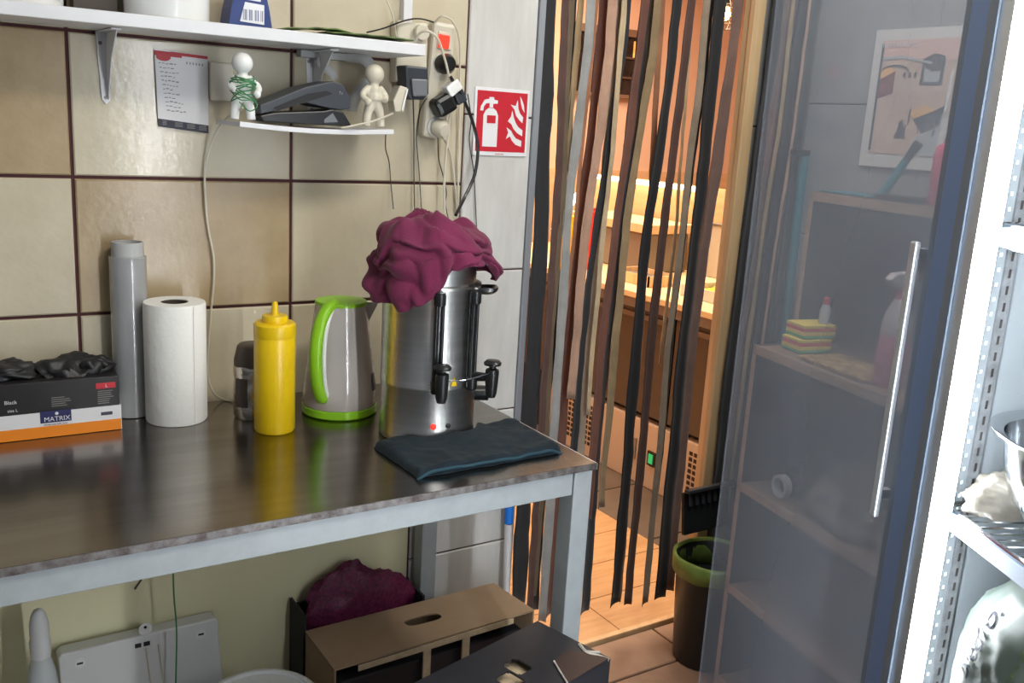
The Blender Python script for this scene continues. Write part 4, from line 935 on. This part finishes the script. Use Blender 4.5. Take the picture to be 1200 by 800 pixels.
for (u0, u1) in ((0, .014), (LEN, LEN+.014)):
    p_ = sbox(G(), u0, u1, .002, DP, 0, .946).out('side_panel', 'dark_board', su); sbox(G(), u0, u1, 0, .002, 0, .946).out('panel_edge', 'oak_edge', p_)
    p_ = sbox(G(), u0, u1, .112, DP, .946, 1.316).out('side_panel', 'dark_board', su); sbox(G(), u0, u1, .11, .112, .946, 1.316).out('panel_edge', 'oak_edge', p_)
sbox(G(), 0, LEN, DP, DP+.005, 0, 1.31).out('back_panel', 'dark_board', su)
zB = .946; zT = 1.316; zC = .596; zD = .321
# sponges
def sponges(u, d, z, label, n=2):
    t = thing('sponge_pack', SU(u, d, z), label, 'sponges')
    for k, (m, h) in enumerate((('sponge_green', .006), ('sponge_yellow', .010), ('sponge_red', .008), ('sponge_yellow', .008))):
        za = z+[0, .006, .016, .024][k]; sbox(G(), u-.035, u+.035, d-.045, d+.045, za+.0005, za+h).out('sponge_layer', m, t, bevel=.0015)
sponges(.075, .095, zB+.001, 'lower pack of yellow red and green sponges on the shelf board')
sponges(.072, .105, zB+.0345, 'upper pack of yellow red and green sponges on the shelf board')
o = thing('small_bottle', SU(.085, .13, zB+.067), 'thin clear bottle with red cap standing on the sponges', 'bottle')
G().lathe([(.013, 0), (.013, .03), (.008, .045)], SU(.085, .13, zB+.0675), 16).out('bottle_body', 'photo_grey', o, smooth=True)
G().lathe([(.008, .045), (.008, .06), (.004, .063)], SU(.085, .13, zB+.0675), 16).out('cap', 'red_dull', o, smooth=True)
o = sbox(G(), .14, .36, .02, .14, zB+.001, zB+.007).out('woven_mat', 'wicker'); tag(o, 'pale woven mat lying on the shelf board beside the sponges', 'mat')
sprayc = SU(.375, .07, zB)
o = thing('trigger_bottle', sprayc, 'pink trigger spray bottle with white head on the shelf', 'bottle')
G().lathe([(.032, 0), (.034, .004), (.033, .07), (.030, .10), (.026, .12), (.022, .135)], sprayc+Vector((0, 0, .0005)), 24).out('bottle_body', 'pink_spray', o, smooth=True)
G().lathe([(.028, .10), (.031, .12), (.027, .15), (.014, .178), (.012, .182)], sprayc, 24).out('bottle_shoulder', 'pinkish', o, smooth=True)
G().lathe([(.0115, .180), (.0115, .202)], sprayc, 16).out('collar', 'crimson', o, smooth=True)
G().prism([sprayc-Vd*.045+Vector((0, 0, .222))+U*-.01, sprayc-Vd*.030+Vector((0, 0, .236))+U*-.01, sprayc+Vd*.03+Vector((0, 0, .240))+U*-.01, sprayc+Vd*.03+Vector((0, 0, .20))+U*-.01, sprayc-Vd*.02+Vector((0, 0, .205))+U*-.01], U*.02).out('trigger_head', 'pinkish', o, bevel=.004)
o = sbox(G(), .27, .36, .17, .25, zB+.001, zB+.055).out('cardboard_pack', 'oak_edge'); tag(o, 'small brown pack behind the mat on the shelf', 'pack')
# on top of the unit
tp_ = SU(.20, .18, zT)
o = thing('teal_brush', tp_, 'teal handled brush leaning on the top board of the shelf unit', 'brush')
G().cyl(SU(.165, .17, zT+.001), SU(.195, .20, zT+.085), .011, .009).out('brush_handle', 'teal', o, smooth=True)
G().cyl(SU(.195, .20, zT+.085), SU(.215, .21, zT+.125), .008, .011).out('brush_head', 'black_matt', o, smooth=True)
c0 = SU(.345, .16, zT)
o = thing('crimson_bottle', c0, 'crimson red bottle standing on the top board of the shelf unit', 'bottle')
G().lathe([(.022, 0), (.024, .004), (.024, .10), (.020, .118), (.010, .125)], c0+Vector((0, 0, .001)), 24).out('bottle_body', 'crimson', o, smooth=True)
G().lathe([(.009, .124), (.009, .135)], c0, 16).out('cap', 'crimson', o, smooth=True)
o = sbox(G(), .02, .18, .125, .20, zT+.001, zT+.004).out('paper_sheet', 'teal'); tag(o, 'teal folded paper on the top board of the shelf unit', 'paper')
o = sbox(G(), .20, .31, .12, .17, zT+.001, zT+.012).out('black_case', 'black_matt'); tag(o, 'flat black case on the top board beside the brush', 'case')
# plastic bag and jar on the board below
def blob(name, cc, rr, m, label, cat, seed, a1=.35, a2=.2, flat=-.5, res=(44, 26), lo=None):
    def fn(u, v):
        a = 2*math.pi*u; t = math.pi*v; d = Vector((math.cos(a)*math.sin(t), math.sin(a)*math.sin(t), math.cos(t)))
        n = 1+a1*noise.noise(d*2.1+Vector((seed, 0, 0)))+a2*abs(noise.noise(d*5+Vector((0, seed, 0))))
        q = U*d.x*rr[0]*n+Vd*d.y*rr[1]*n+Vector((0, 0, max(d.z*n, flat)*rr[2])); return Vector(cc)+q-Vector((0, 0, flat*rr[2]-.001))
    o = G().grid(fn, *res, cu=True).out(name, m, smooth=180); return tag(o, label, cat)
blob('crumpled_bag', SU(.31, .10, zC), (.12, .08, .07), 'clear_bag', 'crumpled clear plastic bag on the middle board of the shelf unit', 'bag', 2.2)
blob('tape_roll_bag', SU(.13, .11, zC), (.05, .05, .05), 'black_matt', 'dark bundle on the middle board beside the clear bag', 'bundle', 7.7)
o = G().lathe([(.028, 0), (.028, .018), (.02, .018), (.02, 0)], SU(.125, .045, zC+.030), 28, -Vd, ring=True).out('tape_roll', 'photo_grey', smooth=True); tag(o, 'grey roll of tape standing in front of the dark bundle', 'tape')
blob('dark_pouch', SU(.24, .17, zD+.062), (.07, .07, .07), 'black', 'shiny black pouch on the second lowest board', 'pouch', 3.3, .3, .3)
blob('dark_pouch', SU(.48, .14, zD), (.06, .07, .08), 'black', 'shiny black pouch nearest the fridge on the second lowest board', 'pouch', 5.9, .3, .3)
o = sbox(G(), .16, .36, .08, .24, zD+.001, zD+.06).out('dark_tray', 'bin_black'); tag(o, 'dark plastic tray under the black pouches', 'tray')
o = G().tube([SU(.20, .05, .066), SU(.25, .03, .066), SU(.31, .03, .066), SU(.36, .05, .066)], .004, 6).out('loose_cable', 'photo_grey', smooth=True); tag(o, 'pale cord on the lowest board of the shelf unit', 'cord')
# poster on the right wall
po = thing('framed_poster', (2.098, -.45, 1.38), 'framed photo poster of a bright dining room on the grey tiles', 'poster')
YR = -.235; YE = -.66
def PP(u, v, x=2.0985): return (x, YR+(YE-YR)*u, 1.378+.333*v-.0*u)
def ppl(pts, m, nm, k=1): plate([PP(u, v, 2.090-.0006*k) for u, v in pts], m, po, nm, th=.0006, toward=(-1, 0, 0))
plate([PP(0, 0), PP(1, 0), PP(1, 1), PP(0, 1)], 'poster_frame', po, 'poster_border', th=.008, toward=(-1, 0, 0))
ppl([(.06, .10), (.94, .10), (.94, .92), (.06, .92)], 'photo_base', 'photo_print')
ppl([(.06, .92), (.94, .92), (.94, .80), (.40, .76), (.06, .80)], 'photo_pink', 'photo_ceiling', 2)
ppl([(.30, .10), (.94, .10), (.94, .36), (.52, .40), (.36, .22)], 'photo_grey', 'photo_floor', 2)
ppl([(.07, .50), (.17, .54), (.17, .70), (.13, .73), (.07, .72)], 'photo_red', 'photo_window', 3)
ppl([(.07, .64), (.17, .70), (.13, .73), (.07, .72)], 'photo_orange', 'photo_glow', 4)
ppl([(.34, .60), (.48, .60), (.48, .80), (.41, .82), (.34, .78)], 'photo_dark', 'photo_arch', 3)
ppl([(.60, .62), (.72, .60), (.72, .80), (.60, .80)], 'photo_green', 'photo_plants', 3)
ppl([(.29, .40), (.40, .46), (.46, .42), (.34, .36)], 'photo_orange', 'photo_table', 3)
ppl([(.33, .36), (.46, .42), (.52, .46), (.50, .32), (.40, .26)], 'photo_dark', 'photo_chairs', 3)
ppl([(.22, .22), (.26, .36), (.30, .22)], 'photo_dark', 'photo_chairs', 3)
for k in range(3): ppl([(.52+.06*k, .42), (.535+.06*k, .42), (.545+.06*k, .70), (.53+.06*k, .70)], 'sign_white', 'photo_frame_line', 4)
ppl([(.60, .44), (.74, .40), (.74, .56), (.60, .60)], 'photo_dark', 'photo_counter', 3)
arc = [(.075+.115*(1-math.cos(t))/1.0*.8, .70+.045*math.sin(t)) for t in [math.pi*i/10 for i in range(11)]]
ppl(arc+[(u, v-.012) for u, v in reversed(arc)], 'photo_dark', 'photo_arch_line', 5)
ppl([(.06, .80), (.20, .81), (.40, .76), (.40, .745), (.20, .79), (.06, .78)], 'photo_grey', 'photo_ceiling_line', 4)
for k in range(3): ppl([(.225+.035*k, .66), (.245+.035*k, .66), (.24+.035*k, .69), (.23+.035*k, .69)], 'photo_dark', 'photo_lamp', 5)
for k in range(3): ppl([(.19+.045*k, .40), (.194+.045*k, .40), (.20+.045*k, .66), (.196+.045*k, .66)], 'photo_grey', 'photo_wall_line', 4)
for a_, b_ in ((.30, .33), (.37, .27), (.42, .30), (.47, .25), (.24, .24), (.28, .22)): ppl([(a_, b_), (a_+.008, b_), (a_+.012, b_+.10), (a_+.004, b_+.10)], 'photo_dark', 'photo_chair_leg', 5)
ppl([(.36, .62), (.46, .62), (.46, .70), (.41, .69), (.36, .72)], 'photo_grey', 'photo_glint', 4)
ppl([(.56, .66), (.60, .78), (.63, .79), (.60, .68)], 'photo_orange', 'photo_lamp_glow', 5)
ppl([(.50, .12), (.60, .12), (.56, .36), (.52, .38)], 'poster_frame', 'photo_floor_light', 3)
ppl([(.06, .90), (.075, .90), (.075, .12), (.06, .12)], 'ink', 'photo_edge', 5)
text('RESTAURANT', .017, (2.0868, -.262, 1.668), (0, -1, 0), (0, 0, 1), 'text_white', po)
text('the', .011, (2.0868, -.262, 1.688), (0, -1, 0), (0, 0, 1), 'text_white', po)
# teal pole and hook in the corner
o = thing('broom_handle', (2.07, -.10, 0), 'dark teal broom handle standing in the corner behind the shelf unit', 'broom')
G().cyl((2.075, -.09, 0), (2.072, -.07, 1.40), .013).out('pole', 'teal', o, smooth=True)
G().box((2.05, -.075, 1.40), (.06, .02, .015)).out('hanger', 'black', o, bevel=.003)
# bin
bc_ = Vector((1.812, -.158, 0))
bn = thing('waste_bin', bc_, 'black waste bin with a green bag folded over its rim', 'bin')
G().lathe([(.085, 0.001), (.088, .004), (.104, .300), (.107, .305), (.101, .300), (.084, .01)], bc_, 40).out('bin_body', 'bin_black', bn, smooth=True)
def bagf(u, v):
    a = 2*math.pi*u; n = noise.noise(Vector((math.cos(a)*2, math.sin(a)*2, v*3)))
    pr = [(.097, .235), (.101, .290), (.107, .313), (.113, .308), (.114, .290), (.112, .262)][min(5, int(v*5.001))]
    return bc_+Vector((math.cos(a)*(pr[0]+.004*n), math.sin(a)*(pr[0]+.004*n), pr[1]+.012*n*(v > .7)))
G().grid(bagf, 60, 5, cu=True).out('bin_bag', 'green_bag', bn, smooth=180, thick=.001)
o = thing('ribbed_basket', (1.84, -.09, .315), 'dark ribbed plastic lid leaning behind the green bag', 'basket')
bs = Matrix.Rotation(math.radians(-8), 3, 'X')
G().box((1.835, -.080, .41), (.17, .012, .12), bs).out('basket_wall', 'bin_black', o, bevel=.003)
for k in range(7): G().box((1.765+.023*k, -.090, .455), (.010, .006, .04), bs).out('rib', 'charcoal', o, bevel=.001)
G().box((1.835, -.092, .48), (.18, .02, .010), bs).out('basket_rim', 'charcoal', o, bevel=.002)
# dark skirting clutter at the jamb foot
o = G().tube([(1.86, -.03, .012), (1.90, -.06, .012), (1.95, -.05, .012), (1.99, -.03, .012)], .008, 8).out('black_hose', 'black', smooth=True); tag(o, 'black hose lying at the foot of the wooden jamb', 'hose')

# ================================================================== DISPLAY FRIDGE
th = math.radians(27.39); FD = Vector((math.sin(th), math.cos(th), 0)); FE = Vector((math.cos(th), -math.sin(th), 0)); H0 = Vector((1.0, -1.222, 0))
def FR(s, d, z): return H0+FE*s+FD*d+Vector((0, 0, z))    # s into the fridge, d towards the far side
def fbox(s0, s1, d0, d1, za, zb, g=None): return (g or G()).prism([FR(s0, d0, za), FR(s1, d0, za), FR(s1, d1, za), FR(s0, d1, za)], (0, 0, zb-za))
DW = .60; FDp = .50
fg = thing('display_fridge', FR(.25, -.3, 0), 'tall display fridge with bright white LED strip and open glass door', 'fridge')
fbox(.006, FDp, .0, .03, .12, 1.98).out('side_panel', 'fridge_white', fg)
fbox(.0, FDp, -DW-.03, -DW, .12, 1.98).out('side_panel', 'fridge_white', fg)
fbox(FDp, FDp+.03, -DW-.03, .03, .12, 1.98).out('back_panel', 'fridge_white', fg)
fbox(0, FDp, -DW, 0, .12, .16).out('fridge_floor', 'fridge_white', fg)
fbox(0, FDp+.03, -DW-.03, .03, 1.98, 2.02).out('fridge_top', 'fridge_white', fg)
fbox(.02, FDp+.03, -DW-.03, .03, .0, .12).out('plinth', 'black_matt', fg)
fr_ = fbox(.001, .006, -.010, .004, .12, 1.98).out('front_frame', 'alu', fg)
fbox(-.002, .001, -.012, .0, .12, 1.98).out('frame_gasket', 'gasket', fr_)
for s_, dd, par in ((.006, -.024, 1), (.006, -DW+.024, 2)):
    d0_ = 0 if par == 1 else -DW
    ch = fbox(s_-.005, s_+.020, (-.036 if par == 1 else -DW), (0 if par == 1 else -DW+.036), .16, 1.96).out('led_channel', 'alu', fg)
    fbox(s_-.003, s_+.018, (-.042 if par == 1 else -DW+.036), (-.036 if par == 1 else -DW+.042), .17, 1.95).out('led_strip', 'led', ch)
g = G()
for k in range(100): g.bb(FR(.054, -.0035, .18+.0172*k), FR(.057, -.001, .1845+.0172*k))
g.out('led_reflection_dots', 'led_reflection', fg)['kind'] = 'stuff'  # reflections of the LED strip modelled as faintly glowing dots
up_ = fbox(.062, .074, -.004, 0, .16, 1.96).out('shelf_upright', 'fridge_grey', fg)
g = G()
for k in range(90): g.bb(FR(.066, -.0052, .18+.0195*k), FR(.070, -.004, .190+.0195*k))
g.out('slots', 'vent_dark', up_)['kind'] = 'stuff'
def wire_shelf(z):
    w_ = tag(G().tube([FR(.035, -.004, z), FR(.035, -DW+.004, z)], .0035, 8, smooth=False).out('shelf_frame', 'chrome', fg), None)
    G().tube([FR(.035, -.004, z-.022), FR(.035, -DW+.004, z-.022)], .0022, 8, smooth=False).out('lower_rail', 'chrome', w_)
    fbox(.030, .032, -DW+.004, -.004, z-.022, z-.002).out('price_rail', 'gasket', w_)
    g = G()
    for k in range(36): g.tube([FR(.035, -.012-.0165*k, z+.001), FR(FDp-.01, -.012-.0165*k, z+.001)], .0013, 5, smooth=False)
    g.out('wires', 'chrome', w_)
    for s in (.2, .36, FDp-.02): G().tube([FR(s, -.004, z-.002), FR(s, -DW+.004, z-.002)], .0022, 6, smooth=False).out('cross_rod', 'chrome', w_)
    G().tube([FR(.035, -.004, z), FR(FDp-.01, -.004, z)], .003, 6, smooth=False).out('side_rod', 'chrome', w_)
for z in (.70, 1.016, 1.352, 1.67): wire_shelf(z)
# glass door, swung open
tilt = math.radians(27.39-7.5); DU = Vector((math.sin(tilt), math.cos(tilt), 0)); DN = Vector((math.cos(tilt), -math.sin(tilt), 0)); D0 = H0+FE*.0200+FD*.004
def DR(u, n, z): return D0+DU*u+DN*n+Vector((0, 0, z))
def dbox(u0, u1, n0, n1, za, zb): return G().prism([DR(u0, n0, za), DR(u1, n0, za), DR(u1, n1, za), DR(u0, n1, za)], (0, 0, zb-za))
dbox(.0, .047, -.012, .004, .14, 1.98).out('door_stile', 'fridge_blue', fg, bevel=.002)
dbox(.047, .058, -.010, .004, .14, 1.98).out('door_gasket', 'gasket', fg)
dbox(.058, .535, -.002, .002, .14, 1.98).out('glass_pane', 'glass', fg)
dbox(.0, .56, -.010, .010, .10, .14).out('door_bottom_rail', 'fridge_blue', fg); dbox(.0, .56, -.010, .010, 1.98, 2.02).out('door_top_rail', 'fridge_blue', fg)
hd = dbox(.066, .078, -.022, -.014, .965, 1.32).out('door_handle', 'alu', fg, bevel=.002)
for z in (.99, 1.30): dbox(.067, .077, -.014, -.002, z, z+.012).out('handle_mount', 'alu', hd)
# in the fridge
bw = FR(.135, -.130, 1.019)
o = thing('steel_bowl', bw, 'polished steel bowl on the middle wire shelf of the fridge', 'bowl')
G().lathe([(.04, 0), (.066, .012), (.089, .045), (.100, .080), (.104, .110), (.118, .117), (.119, .120), (.104, .114), (.098, .080), (.087, .047), (.064, .016), (.02, .006)], bw, 64).out('bowl_body', 'chrome', o, smooth=True)
def fblob(name, s, d, z, rr, m, label, cat, seed, a1=.3, a2=.2):
    def fn(u, v):
        a = 2*math.pi*u; t = math.pi*v; q = Vector((math.cos(a)*math.sin(t), math.sin(a)*math.sin(t), math.cos(t)))
        n = 1+a1*noise.noise(q*2.1+Vector((seed, 0, 0)))+a2*abs(noise.noise(q*5+Vector((0, seed, 0))))
        return FR(s, d, z)+FE*q.x*rr[0]*n+FD*q.y*rr[1]*n+Vector((0, 0, (max(q.z*n, -.6)+.6)*rr[2]))
    return tag(G().grid(fn, 60, 36, cu=True).out(name, m, smooth=180), label, cat)
fblob('food_bag', .135, -.130, 1.075, (.062, .062, .045), 'food', 'clear bag of white food inside the steel bowl', 'bag', 1.1, .15)
fblob('food_bag', .095, -.040, 1.019, (.05, .028, .03), 'food', 'flat clear bag of pale food on the wire shelf beside the bowl', 'bag', 4.4, .2)
# shopping bag on the lower shelf
def sbag(u, v):
    a = 2*math.pi*u; z = v
    R_ = [.98, 1.0, 1.0, 1.0, 1.0, .98, .95, .88, .68, .12]; k_ = min(8, int(v*9)); r = R_[k_]+(R_[k_+1]-R_[k_])*(v*9-k_)
    n = noise.noise(Vector((math.cos(a)*2, math.sin(a)*2, v*3))); cr = abs(noise.noise(Vector((math.cos(a)*5+v*3, math.sin(a)*5, v*6))))
    return FR(.142+math.cos(a)*.125*r*(1+.06*n-.06*cr), -.166+math.sin(a)*.158*r*(1+.06*n-.06*cr), .706+.285*z*(1+.03*n))
o = G().grid(sbag, 90, 45, cu=True).out('shopping_bag', 'bag_plastic', smooth=180); BAGO = o; tag(o, 'pale green plastic shopping bag with grey lettering on the low fridge shelf', 'bag')
from mathutils.bvhtree import BVHTree
me = o.data; bvh = BVHTree.FromPolygons([v.co+o.location for v in me.vertices], [tuple(p.vertices) for p in me.polygons])
def wrap_text(s, size, org, xd, yd, m, width=1):
    # lettering printed on the bag: laid on a flat plane, then pressed onto the bag along the plane's normal
    t = text(s, size, org, xd, yd, m, o, width=width); n = Vector(xd).normalized().cross(Vector(yd).normalized()); t.location = (0, 0, 0)
    for v in t.data.vertices:
        w0 = v.co+o.location; hit = bvh.ray_cast(w0+n*.2, -n)
        if hit[0]: v.co = hit[0]+n*.0016-o.location
    return t
XD = Vector((0, 0, 1))-FD*.25; nrm_ = (-FE-FD*.55).normalized(); XD = (XD-nrm_*XD.dot(nrm_)).normalized(); YD = nrm_.cross(XD)
wrap_text('biedro.', .032, FR(.03, -.122, .855), XD, YD, 'ink')
wrap_text('codziennie niskie ceny', .011, FR(.03, -.175, .84), XD, YD, 'green_print')
wrap_text('BIO', .016, FR(.03, -.20, .80), XD, YD, 'ink')
